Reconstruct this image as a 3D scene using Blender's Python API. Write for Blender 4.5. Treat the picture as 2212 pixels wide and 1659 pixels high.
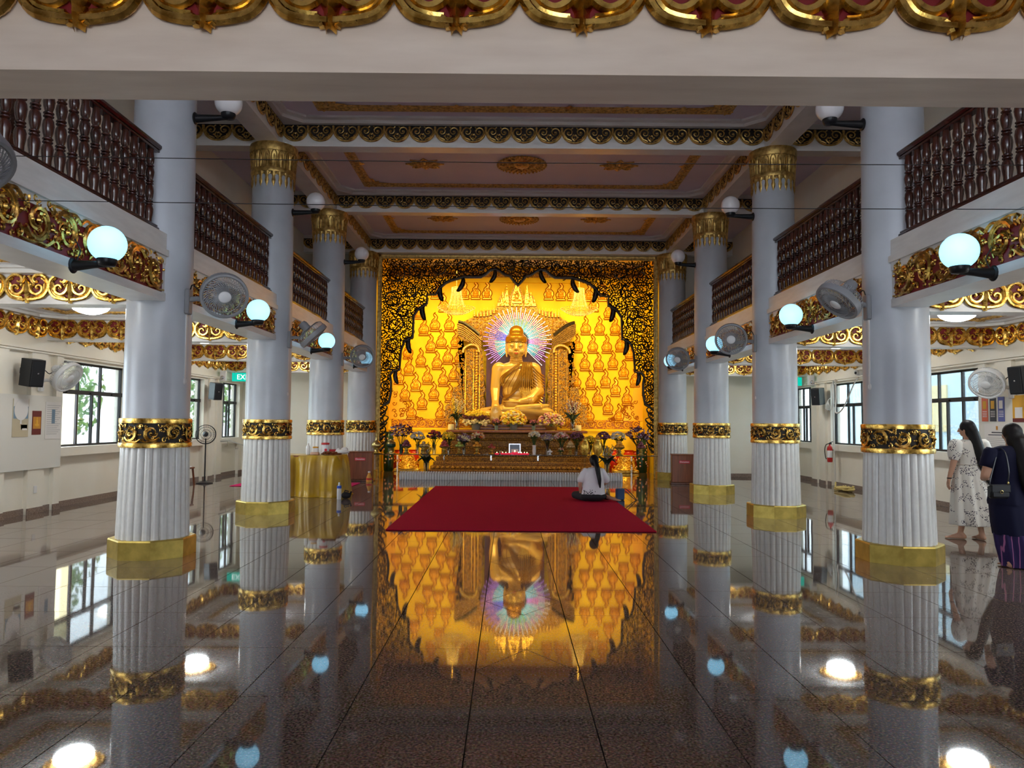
import bpy, bmesh, math, random
from mathutils import Vector, Matrix, Euler
import numpy as np
R = math.radians
PI = math.pi
for o in list(bpy.data.objects):
    bpy.data.objects.remove(o, do_unlink=True)
scene = bpy.context.scene
COL = scene.collection
rnd = random.Random(7)

# ------------------------------------------------------------------ camera
FPX = 1620.0
cam_d = bpy.data.cameras.new('camera')
cam_d.sensor_fit = 'HORIZONTAL'
cam_d.sensor_width = 36.0
cam_d.lens = FPX / 2212.0 * 36.0
cam_d.clip_end = 300
cam = bpy.data.objects.new('camera', cam_d)
COL.objects.link(cam)
CAM_PITCH, CAM_ROLL, CAM_YAW = R(2.88), R(0.45), R(-0.177)
cam.matrix_world = (Matrix.Translation((0, 0, 1.6)) @ Matrix.Rotation(CAM_YAW, 4, 'Z')
                    @ Matrix.Rotation(PI/2 + CAM_PITCH, 4, 'X') @ Matrix.Rotation(CAM_ROLL, 4, 'Z'))
scene.camera = cam

# ------------------------------------------------------------------ world + exposure
scene.view_settings.view_transform = 'Standard'
scene.view_settings.look = 'None'
scene.view_settings.gamma = 1.0
scene.view_settings.use_curve_mapping = False
scene.view_settings.exposure = 0.68
w = bpy.data.worlds.new('sky')
scene.world = w
w.use_nodes = True
bg = w.node_tree.nodes['Background']
bg.inputs[0].default_value = (0.80, 0.90, 1.0, 1)
bg.inputs[1].default_value = 6.0

def area_light(name, loc, rot, sx, sy, power, color, spread=PI):
    d = bpy.data.lights.new(name, 'AREA')
    d.shape = 'RECTANGLE'; d.size = sx; d.size_y = sy
    d.energy = power; d.color = color; d.spread = spread
    o = bpy.data.objects.new(name, d)
    o.location = loc; o.rotation_euler = rot
    COL.objects.link(o)
    return o

def spot_light(name, loc, target, power, color, angle, blend=0.6, radius=0.06):
    d = bpy.data.lights.new(name, 'SPOT')
    d.energy = power; d.color = color; d.spot_size = angle; d.spot_blend = blend; d.shadow_soft_size = radius
    o = bpy.data.objects.new(name, d)
    o.location = loc
    o.rotation_euler = (Vector(target) - Vector(loc)).to_track_quat('-Z', 'Y').to_euler()
    COL.objects.link(o)
    return o
WARM = (1.0, 0.66, 0.22)
XC = 0.215                       # hall centre line
# spotlights concealed behind the head and the posts of the carved altar screen
GOLDEN = (1.0, 0.72, 0.20)
for k in range(7):
    x = XC-3.3+1.1*k
    spot_light('altar_spot_light', (x, 22.3, 6.45), (XC+(x-XC)*1.05, 25.4, 3.2), 215, GOLDEN, R(105), 1.0)
for s_ in (-1, 1):
    for z_ in (1.3, 3.0):
        spot_light('altar_spot_light', (XC+s_*4.0, 22.2, z_), (XC+s_*1.6, 25.4, z_+.3), 100, GOLDEN, R(110), 1.0)
spot_light('altar_spot_light', (XC-1.5, 21.95, 6.1), (XC-.1, 24.0, 2.9), 60, (1, .82, .48), R(44))
spot_light('altar_spot_light', (XC+1.5, 21.95, 6.1), (XC+.1, 24.0, 2.9), 60, (1, .82, .48), R(44))

# ------------------------------------------------------------------ materials
MAT = {}
def mat(name, col, rough=0.5, metal=0.0, emis=None, estr=0.0, spec=0.5, trans=0.0, ior=1.45, coat=0.0, alpha=1.0, sheen=0.0):
    m = bpy.data.materials.new(name)
    m.use_nodes = True
    b = m.node_tree.nodes['Principled BSDF']
    b.inputs['Base Color'].default_value = (*col, 1)
    b.inputs['Roughness'].default_value = rough
    b.inputs['Metallic'].default_value = metal
    b.inputs['IOR'].default_value = ior
    b.inputs['Specular IOR Level'].default_value = spec
    b.inputs['Transmission Weight'].default_value = trans
    b.inputs['Coat Weight'].default_value = coat
    b.inputs['Alpha'].default_value = alpha
    if sheen: b.inputs['Sheen Weight'].default_value = sheen
    if emis:
        b.inputs['Emission Color'].default_value = (*emis, 1)
        b.inputs['Emission Strength'].default_value = estr
    MAT[name] = m
    return m
def nodes(m): return m.node_tree.nodes, m.node_tree.links, m.node_tree.nodes['Principled BSDF']
def coords(m, kind='Object', scale=(1, 1, 1)):
    n, l, b = nodes(m)
    tc = n.new('ShaderNodeTexCoord'); mp = n.new('ShaderNodeMapping')
    mp.inputs['Scale'].default_value = scale
    l.new(tc.outputs[kind], mp.inputs[0])
    return mp.outputs[0]
def noise_mix(m, c1, c2, scale=5.0, detail=6, lo=0.35, hi=0.65, kind='Object', stretch=(1, 1, 1), bump=0.0, bdist=0.01, rough=None):
    n, l, b = nodes(m)
    v = coords(m, kind, stretch)
    t = n.new('ShaderNodeTexNoise'); t.inputs['Scale'].default_value = scale; t.inputs['Detail'].default_value = detail
    l.new(v, t.inputs['Vector'])
    r = n.new('ShaderNodeValToRGB')
    r.color_ramp.elements[0].position = lo; r.color_ramp.elements[0].color = (*c1, 1)
    r.color_ramp.elements[1].position = hi; r.color_ramp.elements[1].color = (*c2, 1)
    l.new(t.outputs['Fac'], r.inputs[0]); l.new(r.outputs[0], b.inputs['Base Color'])
    if bump:
        bp = n.new('ShaderNodeBump'); bp.inputs['Strength'].default_value = bump; bp.inputs['Distance'].default_value = bdist
        l.new(t.outputs['Fac'], bp.inputs['Height']); l.new(bp.outputs[0], b.inputs['Normal'])
    if rough:
        mr = n.new('ShaderNodeMapRange'); mr.inputs[3].default_value = rough[0]; mr.inputs[4].default_value = rough[1]
        l.new(t.outputs['Fac'], mr.inputs[0]); l.new(mr.outputs[0], b.inputs['Roughness'])
    return t

m = mat('column_paint', (.48, .50, .54), .30)
noise_mix(m, (.42, .44, .48), (.52, .54, .58), 1.3, 5, .3, .6, bump=.12, bdist=.02)
m = mat('stave_paint', (.68, .67, .64), .22)
noise_mix(m, (.66, .645, .61), (.72, .705, .67), 14, 4, .3, .7, bump=.10, bdist=.004)
m = mat('wall_paint', (.80, .74, .63), .5)
noise_mix(m, (.82, .75, .62), (.88, .83, .72), 1.1, 4, .3, .7)
m = mat('cream_gloss', (.78, .70, .58), .25)
noise_mix(m, (.72, .57, .46), (.82, .67, .55), 2.0, 6, .3, .7, stretch=(1, 6, 6), bump=.25, bdist=.01)
m = mat('beam_white', (.74, .71, .68), .28)
noise_mix(m, (.68, .65, .62), (.78, .75, .72), 3.0, 5, .3, .7, stretch=(1, 1, 6), bump=.2, bdist=.008)
m = mat('ceiling_mauve', (.66, .60, .63), .55)
noise_mix(m, (.66, .59, .70), (.76, .68, .78), .8, 4, .3, .7)
m = mat('aisle_ceiling', (.86, .84, .86), .5)
m = mat('gold', (.85, .55, .13), .30, 1.0)
noise_mix(m, (.30, .15, .022), (.90, .58, .15), 16, 5, .30, .64, bump=.6, bdist=.006, rough=(.18, .36))
m = mat('old_gold', (.5, .33, .10), .4, .85)
noise_mix(m, (.26, .15, .04), (.74, .50, .16), 14, 5, .28, .66, bump=.45, bdist=.006, rough=(.3, .5))
m = mat('base_gold', (.60, .43, .10), .38, .7)
noise_mix(m, (.44, .32, .07), (.70, .52, .13), 7, 5, .3, .7)
m = mat('altar_gold', (1.0, .62, .10), .32, .75)
noise_mix(m, (.75, .36, .04), (1.0, .70, .14), 22, 4, .3, .6, bump=.6, bdist=.01)
m = mat('altar_brown_gold', (.34, .17, .035), .42, .45)
noise_mix(m, (.13, .055, .012), (.55, .30, .06), 26, 4, .36, .62, bump=.7, bdist=.012)
m = mat('border_gold', (.62, .34, .07), .38, .35)
noise_mix(m, (.26, .12, .02), (.80, .48, .12), 18, 4, .3, .62, bump=.5, bdist=.006)
m = mat('pedestal_gold', (.24, .10, .02), .45, .25)
noise_mix(m, (.09, .032, .008), (.36, .17, .035), 30, 4, .38, .62, bump=.7, bdist=.012)
mat('red_backing', (.20, .012, .015), .5)
mat('dark_backing', (.018, .012, .008), .6)
m = mat('altar_wall', (1.0, .70, .025), .6, spec=.25)
noise_mix(m, (.97, .60, .016), (1.0, .70, .026), 2.2, 4, .3, .7, bump=.1, bdist=.01)
m = mat('relief_gold', (.96, .50, .025), .35, .2)
mat('relief_line', (.40, .11, .004), .45, .1)
m = mat('screen_lacquer', (.03, .02, .01), .4, .0)
noise_mix(m, (.010, .006, .003), (.040, .024, .010), 9, 4, .35, .65)
m = mat('mahogany', (.09, .022, .012), .20, coat=.4)
noise_mix(m, (.030, .008, .005), (.085, .022, .012), 4, 5, .3, .7, stretch=(4, 4, .6))
m = mat('door_wood', (.10, .03, .015), .35)
noise_mix(m, (.07, .02, .01), (.14, .045, .02), 3, 5, .3, .7, stretch=(6, 6, .6))
m = mat('box_wood', (.22, .06, .02), .4)
noise_mix(m, (.15, .038, .012), (.27, .078, .025), 3, 6, .3, .7, stretch=(6, 6, .6))
mat('black_plastic', (.012, .013, .016), .35)
mat('black_metal', (.010, .010, .012), .4, .2)
mat('window_frame', (.022, .020, .020), .4, .3)
mat('fan_grey', (.26, .26, .27), .4)
mat('fan_white', (.72, .72, .72), .4)
m = mat('fan_clear', (.65, .66, .68), .25, alpha=.18)
mat('steel', (.6, .6, .62), .25, 1.0)
mat('white_plastic', (.75, .74, .72), .4)
mat('globe_lit', (.8, .9, 1), .3, emis=(.26, .70, 1.0), estr=1.1)
mat('globe_off', (.80, .77, .78), .12, coat=.3)
mat('ceiling_lamp', (.9, .95, 1), .3, emis=(.90, .97, 1.0), estr=26.0)
m = mat('carpet_red', (.46, .003, .030), .95, spec=.1)
noise_mix(m, (.40, .003, .026), (.52, .005, .036), 60, 3, .3, .7, bump=.3, bdist=.004)
mat('carpet_pink', (.55, .02, .12), .95, spec=.1)
m = mat('table_cloth', (.45, .26, .015), .35)
noise_mix(m, (.34, .18, .008), (.54, .33, .02), 5, 4, .3, .7, stretch=(1, 1, .4))
mat('skin', (.52, .28, .18), .5)
mat('skin_pale', (.60, .36, .25), .5)
mat('hair', (.006, .004, .004), .5, spec=.3)
m = mat('white_cloth', (.70, .68, .70), .8)
mat('black_cloth', (.010, .010, .014), .8)
mat('navy_cloth', (.0035, .004, .024), .8, spec=.3)
mat('paper', (.78, .74, .70), .7)
mat('baseboard_stone', (.16, .10, .075), .25)
noise_mix(MAT['baseboard_stone'], (.17, .115, .09), (.32, .24, .20), 60, 3, .35, .65)
m = mat('extinguisher_red', (.5, .015, .012), .3)
mat('exit_green', (.0, .36, .26), .4, emis=(.0, .55, .42), estr=.55)
mat('exit_white', (.9, .95, .95), .4, emis=(.9, 1, 1), estr=.9)
mat('donation_red', (.55, .02, .04), .4)
mat('print_white', (.85, .82, .8), .5)
mat('print_dark', (.03, .03, .05), .6)
mat('yellow_rope', (.70, .55, .20), .8)
mat('cable_white', (.62, .58, .52), .5)
mat('wire_black', (.01, .01, .01), .5)
def glass_mat(name, tint=(1, 1, 1), fac=.9, rough=.02):
    m = bpy.data.materials.new(name); m.use_nodes = True
    n = m.node_tree.nodes; l = m.node_tree.links; n.clear()
    out = n.new('ShaderNodeOutputMaterial'); mx = n.new('ShaderNodeMixShader')
    t = n.new('ShaderNodeBsdfTransparent'); g = n.new('ShaderNodeBsdfGlossy')
    t.inputs[0].default_value = (*tint, 1); g.inputs['Roughness'].default_value = rough
    fr = n.new('ShaderNodeFresnel'); fr.inputs[0].default_value = 1.45
    mt = n.new('ShaderNodeMath'); mt.operation = 'MULTIPLY_ADD'; mt.inputs[1].default_value = .8; mt.inputs[2].default_value = 1-fac-.04
    l.new(fr.outputs[0], mt.inputs[0]); l.new(mt.outputs[0], mx.inputs[0])
    l.new(t.outputs[0], mx.inputs[1]); l.new(g.outputs[0], mx.inputs[2]); l.new(mx.outputs[0], out.inputs[0])
    MAT[name] = m
glass_mat('pane_glass', (.93, .97, .97), .95)
glass_mat('table_glass', (.93, .95, .92), .90)
glass_mat('bottle_plastic', (.96, .97, .98), .90, .08)
n_ = MAT['bottle_plastic'].node_tree.nodes; l_ = MAT['bottle_plastic'].node_tree.links
mo = [x for x in n_ if x.type == 'OUTPUT_MATERIAL'][0]; m1 = [x for x in n_ if x.type == 'MIX_SHADER'][0]
m2 = n_.new('ShaderNodeMixShader'); df = n_.new('ShaderNodeBsdfDiffuse'); df.inputs[0].default_value = (.95, .93, .92, 1); m2.inputs[0].default_value = .60
l_.new(m1.outputs[0], m2.inputs[1]); l_.new(df.outputs[0], m2.inputs[2]); l_.new(m2.outputs[0], mo.inputs[0])
glass_mat('vase_glass', (.80, .86, .80), .85, .05)
glass_mat('crystal', (.98, .93, .80), .55, .1)
# polished granite
m = mat('granite', (.12, .085, .068), .035, ior=1.7, spec=.5)
n, l, b = nodes(m)
v = coords(m, 'Object')
oi = n.new('ShaderNodeObjectInfo')
ad = n.new('ShaderNodeVectorMath'); ad.operation = 'ADD'
sc = n.new('ShaderNodeVectorMath'); sc.operation = 'SCALE'; sc.inputs[3].default_value = 37
l.new(oi.outputs['Location'], sc.inputs[0]); l.new(v, ad.inputs[0]); l.new(sc.outputs[0], ad.inputs[1])
t1 = n.new('ShaderNodeTexVoronoi'); t1.inputs['Scale'].default_value = 95
t2 = n.new('ShaderNodeTexNoise'); t2.inputs['Scale'].default_value = 70; t2.inputs['Detail'].default_value = 4
l.new(ad.outputs[0], t1.inputs['Vector']); l.new(ad.outputs[0], t2.inputs['Vector'])
r1 = n.new('ShaderNodeValToRGB')
for p, c in ((.30, (.030, .021, .017, 1)), (.44, (.125, .088, .070, 1)), (.58, (.23, .163, .132, 1)), (.72, (.37, .295, .25, 1))):
    e = r1.color_ramp.elements.new(p); e.color = c
r1.color_ramp.elements.remove(r1.color_ramp.elements[0]); r1.color_ramp.elements.remove(r1.color_ramp.elements[-1])
l.new(t2.outputs['Fac'], r1.inputs[0])
mx = n.new('ShaderNodeMixRGB'); mx.blend_type = 'MULTIPLY'; mx.inputs[0].default_value = .35
l.new(r1.outputs[0], mx.inputs[1]); l.new(t1.outputs['Color'], mx.inputs[2])
l.new(mx.outputs[0], b.inputs['Base Color'])
mat('grout', (.02, .016, .014), .7)

# ------------------------------------------------------------------ mesh helpers
class MB:
    def __init__(s): s.v = []; s.f = []; s.m = []; s.cur = 0
    def add(s, verts, faces):
        o = len(s.v); s.v.extend([tuple(p) for p in verts])
        for f in faces: s.f.append([i+o for i in f]); s.m.append(s.cur)
        return s
    def mat(s, i): s.cur = i; return s
    def box(s, x0, x1, y0, y1, z0, z1):
        return s.add([(x0, y0, z0), (x1, y0, z0), (x1, y1, z0), (x0, y1, z0), (x0, y0, z1), (x1, y0, z1), (x1, y1, z1), (x0, y1, z1)],
                     [(0, 3, 2, 1), (4, 5, 6, 7), (0, 1, 5, 4), (1, 2, 6, 5), (2, 3, 7, 6), (3, 0, 4, 7)])
    def bbox(s, x0, x1, y0, y1, z0, z1, b=.01):
        """box with bevelled edges (chamfer on all 12 edges)"""
        b = min(b, (x1-x0)/2.01, (y1-y0)/2.01, (z1-z0)/2.01)
        bm = bmesh.new(); bmesh.ops.create_cube(bm, size=1)
        for v in bm.verts:
            v.co = ((x0+x1)/2+v.co.x*(x1-x0), (y0+y1)/2+v.co.y*(y1-y0), (z0+z1)/2+v.co.z*(z1-z0))
        bmesh.ops.bevel(bm, geom=bm.edges[:], offset=b, segments=1, affect='EDGES')
        return s.bm(bm)
    def bm(s, bm, M=None):
        bm.verts.index_update()
        vs = [(M @ v.co) if M else v.co.copy() for v in bm.verts]
        s.add(vs, [[v.index for v in f.verts] for f in bm.faces]); bm.free(); return s
    def lathe(s, prof, n=24, c=(0, 0, 0), M=None, sy=1.0, cap=True):
        vs = []; fs = []
        for (r, z) in prof:
            for k in range(n):
                a = 2*PI*k/n; p = Vector((r*math.cos(a), r*sy*math.sin(a), z))
                vs.append((M @ p) if M else Vector((p.x+c[0], p.y+c[1], p.z+c[2])))
        for i in range(len(prof)-1):
            for k in range(n):
                fs.append((i*n+k, i*n+(k+1) % n, (i+1)*n+(k+1) % n, (i+1)*n+k))
        if cap:
            fs.append(tuple(range(n-1, -1, -1))); fs.append(tuple((len(prof)-1)*n+k for k in range(n)))
        return s.add(vs, fs)
    def tube(s, pts, rad, n=6, flat=1.0, up=(0, -1, 0), cap=True):
        """swept tube; 'flat' scales the section along the 'up' direction"""
        P = [Vector(p) for p in pts]; N = len(P)
        if not hasattr(rad, '__len__'): rad = [rad]*N
        up = Vector(up); vs = []; fs = []
        for i in range(N):
            t = (P[min(i+1, N-1)]-P[max(i-1, 0)])
            if t.length < 1e-9: t = Vector((0, 0, 1))
            t.normalize()
            a = t.cross(up)
            if a.length < 1e-4: a = t.cross(Vector((1, 0, 0.01)))
            a.normalize(); b = a.cross(t).normalized()
            for k in range(n):
                an = 2*PI*k/n
                vs.append(P[i]+a*(math.cos(an)*rad[i])+b*(math.sin(an)*rad[i]*flat))
        for i in range(N-1):
            for k in range(n):
                fs.append((i*n+k, i*n+(k+1) % n, (i+1)*n+(k+1) % n, (i+1)*n+k))
        if cap:
            fs.append(tuple(range(n-1, -1, -1))); fs.append(tuple((N-1)*n+k for k in range(n)))
        return s.add(vs, fs)
    def ell(s, c, r, n=12, m=8, M=None):
        if not hasattr(r, '__len__'): r = (r, r, r)
        c = Vector(c); vs = []; fs = []
        vs.append(Vector((0, 0, -r[2])))
        for i in range(1, m):
            ph = -PI/2+PI*i/m
            for k in range(n):
                a = 2*PI*k/n
                vs.append(Vector((r[0]*math.cos(ph)*math.cos(a), r[1]*math.cos(ph)*math.sin(a), r[2]*math.sin(ph))))
        vs.append(Vector((0, 0, r[2])))
        if M: vs = [M @ p for p in vs]
        vs = [p+c for p in vs]
        for k in range(n): fs.append((0, 1+(k+1) % n, 1+k))
        for i in range(m-2):
            for k in range(n):
                fs.append((1+i*n+k, 1+i*n+(k+1) % n, 1+(i+1)*n+(k+1) % n, 1+(i+1)*n+k))
        top = len(vs)-1
        for k in range(n): fs.append((1+(m-2)*n+k, 1+(m-2)*n+(k+1) % n, top))
        return s.add(vs, fs)
    def cap(s, p, q, r0, r1, n=12):
        """tapered capsule, closed (for remeshing)"""
        p = Vector(p); q = Vector(q); d = q-p; L = d.length
        M = Matrix.Translation(p) @ d.to_track_quat('Z', 'Y').to_matrix().to_4x4()
        prof = []
        for i in range(1, 5): a = -PI/2+PI/2*i/4*.999; prof.append((r0*math.cos(a), r0*math.sin(a)))
        for i in range(0, 4): a = PI/2*i/4; prof.append((r1*math.cos(a), L+r1*math.sin(a)))
        return s.lathe(prof, n, M=M)
    def prism(s, poly, y0, y1):
        """polygon in XZ extruded from y0 (front) to y1"""
        n = len(poly)
        vs = [(x, y0, z) for x, z in poly]+[(x, y1, z) for x, z in poly]
        fs = [tuple(range(n)), tuple(range(2*n-1, n-1, -1))]
        for k in range(n): fs.append((k, n+k, n+(k+1) % n, (k+1) % n))
        return s.add(vs, fs)
    def prismz(s, poly, z0, z1):
        n = len(poly)
        vs = [(x, y, z0) for x, y in poly]+[(x, y, z1) for x, y in poly]
        fs = [tuple(range(n-1, -1, -1)), tuple(range(n, 2*n))]
        for k in range(n): fs.append((k, (k+1) % n, n+(k+1) % n, n+k))
        return s.add(vs, fs)
    def xf(s, M, start=0):
        for i in range(start, len(s.v)): s.v[i] = tuple(M @ Vector(s.v[i]))
        return s
    def mesh(s, name, mats, smooth=None):
        me = bpy.data.meshes.new(name); me.from_pydata(s.v, [], s.f)
        if not isinstance(mats, (list, tuple)): mats = [mats]
        for mm in mats: me.materials.append(MAT[mm] if isinstance(mm, str) else mm)
        if len(mats) > 1: me.polygons.foreach_set('material_index', s.m)
        me.update()
        if smooth is not None:
            fix_normals(me)
            me.polygons.foreach_set('use_smooth', [True]*len(me.polygons))
            try: me.set_sharp_from_angle(angle=R(smooth))
            except Exception: pass
        else: fix_normals(me)
        return me
    def build(s, name, mats, parent=None, smooth=None, loc=None, rot=None):
        return put(name, s.mesh(name, mats, smooth), parent, loc, rot)
def fix_normals(me):
    b = bmesh.new(); b.from_mesh(me); bmesh.ops.recalc_face_normals(b, faces=b.faces[:]); b.to_mesh(me); b.free()
def put(name, me, parent=None, loc=None, rot=None, scale=None):
    o = bpy.data.objects.new(name, me); COL.objects.link(o)
    if parent is not None: o.parent = parent
    if loc is not None: o.location = loc
    if rot is not None: o.rotation_euler = rot
    if scale is not None: o.scale = scale if hasattr(scale, '__len__') else (scale,)*3
    return o
def tag(o, label=None, cat=None, group=None, kind=None):
    if label: o['label'] = label
    if cat: o['category'] = cat
    if group: o['group'] = group
    if kind: o['kind'] = kind
    return o
def thing(name, label, cat, loc=(0, 0, 0), rz=0, group=None, rot=None):
    o = bpy.data.objects.new(name, None); COL.objects.link(o)
    o.empty_display_size = .1
    o.location = loc; o.rotation_euler = rot if rot else (0, 0, rz)
    return tag(o, label, cat, group)
def struct(name, mb, m, smooth=None, label=None):
    o = mb.build(name, m, None, smooth); o['kind'] = 'structure'
    if label: o['label'] = label
    return o
def copy_tree(o, parent=None):
    c = o.copy(); COL.objects.link(c); c.parent = parent
    for ch in o.children: copy_tree(ch, c)
    return c
def dup(root, loc, rz=0, label=None, group=None, scale=None):
    c = copy_tree(root); c.location = loc; c.rotation_euler = (0, 0, rz)
    if label: c['label'] = label
    if group: c['group'] = group
    if scale: c.scale = (scale,)*3
    return c
def crom(pts, n=6):
    """Catmull-Rom through points (any dimension)"""
    P = [np.array(p, float) for p in pts]; out = []
    for i in range(len(P)-1):
        p0 = P[i-1] if i else 2*P[0]-P[1]; p1 = P[i]; p2 = P[i+1]; p3 = P[i+2] if i+2 < len(P) else 2*P[-1]-P[-2]
        for k in range(n):
            t = k/n
            out.append(.5*((2*p1)+(-p0+p2)*t+(2*p0-5*p1+4*p2-p3)*t*t+(-p0+3*p1-3*p2+p3)*t**3))
    out.append(P[-1]); return out
def rib(mb, pts, w, depth=.6, y=0.0, n=5, sub=4, mirror=False, prof=None):
    """raised scroll: 2D path (x,z) with half-round section standing on the plane y"""
    for sgn in ((1, -1) if mirror else (1,)):
        q = crom(pts, sub); N = len(q)
        ww = [w*(prof(i/(N-1)) if prof else 1) for i in range(N)]
        mb.tube([(sgn*p[0], y, p[1]) for p in q], ww, n, depth)
def spiral(cx, cz, r0, r1, a0, turns, n=18, sgn=1):
    return [(cx+(r0+(r1-r0)*i/n)*math.cos(a0+sgn*2*PI*turns*i/n), cz+(r0+(r1-r0)*i/n)*math.sin(a0+sgn*2*PI*turns*i/n)) for i in range(n+1)]
def bake(mb, name, m, voxel=.02, smooth=4, decimate=None):
    """union of closed pieces -> one continuous smooth surface"""
    me = mb.mesh('tmp', m); o = bpy.data.objects.new('tmp', me); COL.objects.link(o)
    r = o.modifiers.new('r', 'REMESH'); r.mode = 'VOXEL'; r.voxel_size = voxel; r.use_smooth_shade = True
    s = o.modifiers.new('s', 'SMOOTH'); s.iterations = smooth; s.factor = .5
    if decimate:
        d = o.modifiers.new('d', 'DECIMATE'); d.ratio = decimate
    dg = bpy.context.evaluated_depsgraph_get()
    me2 = bpy.data.meshes.new_from_object(o.evaluated_get(dg)); me2.name = name
    if not me2.materials:
        me2.materials.append(MAT[m] if isinstance(m, str) else m)
    bpy.data.objects.remove(o, do_unlink=True); bpy.data.meshes.remove(me)
    me2.polygons.foreach_set('use_smooth', [True]*len(me2.polygons))
    return me2
# ================================================================== structure
ROW = [4.86, 9.0, 13.14, 17.28, 21.42]
CD, WD, GD = 4.44, 8.25, 6.15        # column line, outer wall, gallery back wall (distance from the centre line)
SIDE = {-1: 'left', 1: 'right'}
def bxs(mb, s, d0, d1, y0, y1, z0, z1):
    a, b = sorted((XC+s*d0, XC+s*d1)); return mb.box(a, b, y0, y1, z0, z1)

# ---- floor: recessed bed + individual granite tiles
mb = MB(); mb.box(-8.6, 9.0, -5, 26, -.2, -.02)
floor = struct('floor', mb, 'grout', label='polished speckled brown granite tile floor')
TX, TY = .672, .937
X0, Y0 = -.205, 4.43
def tile_mesh(name, poly):
    b = bmesh.new(); vs = [b.verts.new((x, y, 0)) for x, y in poly]; f = b.faces.new(vs)
    r = bmesh.ops.extrude_face_region(b, geom=[f]); 
    for v in r['geom']:
        if isinstance(v, bmesh.types.BMVert): v.co.z = -.018
    bmesh.ops.recalc_face_normals(b, faces=b.faces[:])
    me = bpy.data.meshes.new(name); b.to_mesh(me); b.free(); me.materials.append(MAT['granite']); return me
g = .0035; hx, hy = TX/2-g, TY/2-g
ME_TILE = tile_mesh('floor_tile', [(-hx, -hy), (hx, -hy), (hx, hy), (-hx, hy)])
dx, dy = hx-.004, hy-.004
ME_DIA = tile_mesh('diamond_tile', [(0, -dy), (dx, 0), (0, dy), (-dx, 0)])
ME_TRI = tile_mesh('corner_tile', [(hx, hy), (.006, hy), (hx, .008)])
ME_TRI2 = tile_mesh('corner_tile', [(-hx, hy), (-hx, .008), (-.006, hy)])
tiles = []
for i in range(-13, 14):
    for j in range(-9, 24):
        cx, cy = X0+TX*(i+.5), Y0+TY*(j+.5)
        if cx < -8.3 or cx > 8.75 or cy > 25.6: continue
        vis = cy > 3.1 and abs(cx) < .74*cy
        tiles.append((cy if vis else 99+abs(cy), cx, cy, i, j))
tiles.sort()
trnd = random.Random(3)
far = MB(); used_parts = 0
for k, (key, cx, cy, i, j) in enumerate(tiles):
    rot = (R(trnd.uniform(-.045, .045)), R(trnd.uniform(-.045, .045)), 0)
    if k < 290:
        if i == 0 and j % 2 == 0 and j >= 0 and cy < 11:
            put('diamond_tile', ME_DIA, floor, (cx, cy, 0), rot)
            for a, me in ((0, ME_TRI), (0, ME_TRI2), (PI, ME_TRI), (PI, ME_TRI2)):
                put('corner_tile', me, floor, (cx, cy, 0), (0, 0, a))
        else:
            put('floor_tile', ME_TILE, floor, (cx, cy, 0), rot)
    else:
        e = [math.sin(rot[0])*hy, math.sin(rot[1])*hx]
        far.add([(cx-hx, cy-hy, -e[0]+e[1]), (cx+hx, cy-hy, -e[0]-e[1]), (cx+hx, cy+hy, e[0]-e[1]), (cx-hx, cy+hy, e[0]+e[1])], [(0, 1, 2, 3)])
o = far.build('distant_floor_tiles', 'granite', floor); o['kind'] = 'stuff'

# ---- ornament meshes (front = -y, up = +z, hanging from z = 0)
def medallion_mesh():
    b = MB()
    tp = lambda t: .55+.55*math.sin(PI*min(1, t*1.1)) if t < .9 else .55
    rib(b, [(.012, -.30), (.10, -.292), (.19, -.262), (.243, -.175), (.233, -.075), (.165, -.012), (.09, -.018), (.062, -.06), (.088, -.092), (.12, -.078)],
        .022, .9, -.022, 6, 4, True, lambda t: 1.0 if t < .7 else 1.0-.35*(t-.7)/.3)
    rib(b, [(.05, -.272), (.11, -.265), (.175, -.238), (.214, -.17), (.208, -.085), (.165, -.045)], .012, 1.0, -.026, 5, 3, True)
    rib(b, [(.03, -.325), (.045, -.285), (.085, -.268), (.12, -.27)], .014, .9, -.026, 5, 3, True, lambda t: 1.1-.6*t)
    rib(b, [(.015, -.12), (.05, -.205), (.11, -.238), (.168, -.205), (.172, -.150), (.135, -.128), (.105, -.152), (.122, -.178)], .025, .8, -.026, 6, 4, True, lambda t: 1-.45*t)
    rib(b, [(.21, -.10), (.195, -.13), (.20, -.185)], .018, .7, -.02, 5, 4, True)
    rib(b, [(.02, -.02), (.045, -.06), (.07, -.115), (.05, -.15)], .022, .8, -.026, 6, 3, True)
    for s in (-1, 1):
        b.ell((s*.055, -.035, -.125), (.026, .026, .028), 8, 6)
        b.ell((s*.122, -.03, -.165), (.017, .02, .017), 8, 5)
    # central leaf with ridge and pendant tip
    for (z0, z1, wd, dp) in ((-.06, -.29, .056, .058), (-.235, -.345, .036, .05)):
        n = 9; vs = []; fs = []
        for k in range(n):
            t = k/(n-1); z = z0+(z1-z0)*t; ww = wd*math.sin(PI*min(.999, max(.001, t)))**.75 if wd > .04 else wd*(1-.42*t)
            vs += [(-ww, -.012, z), (-ww*.5, -dp*.75, z), (0, -dp-.012*math.sin(PI*t), z), (ww*.5, -dp*.75, z), (ww, -.012, z)]
        for k in range(n-1):
            for q in range(4): fs.append((k*5+q, k*5+q+1, k*5+q+6, k*5+q+5))
        b.add(vs, fs)
    b.mat(1)
    half = crom([(0, -.31), (.10, -.292), (.19, -.262), (.243, -.175), (.233, -.075), (.165, -.01), (.06, -.005), (0, -.005)], 3)
    poly = [(p[0], p[1]) for p in half]+[(-p[0], p[1]) for p in half[-2:0:-1]]
    b.prism(poly, -.014, 0)
    return b.mesh('medallion', ['gold', 'red_backing'], 50)
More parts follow.
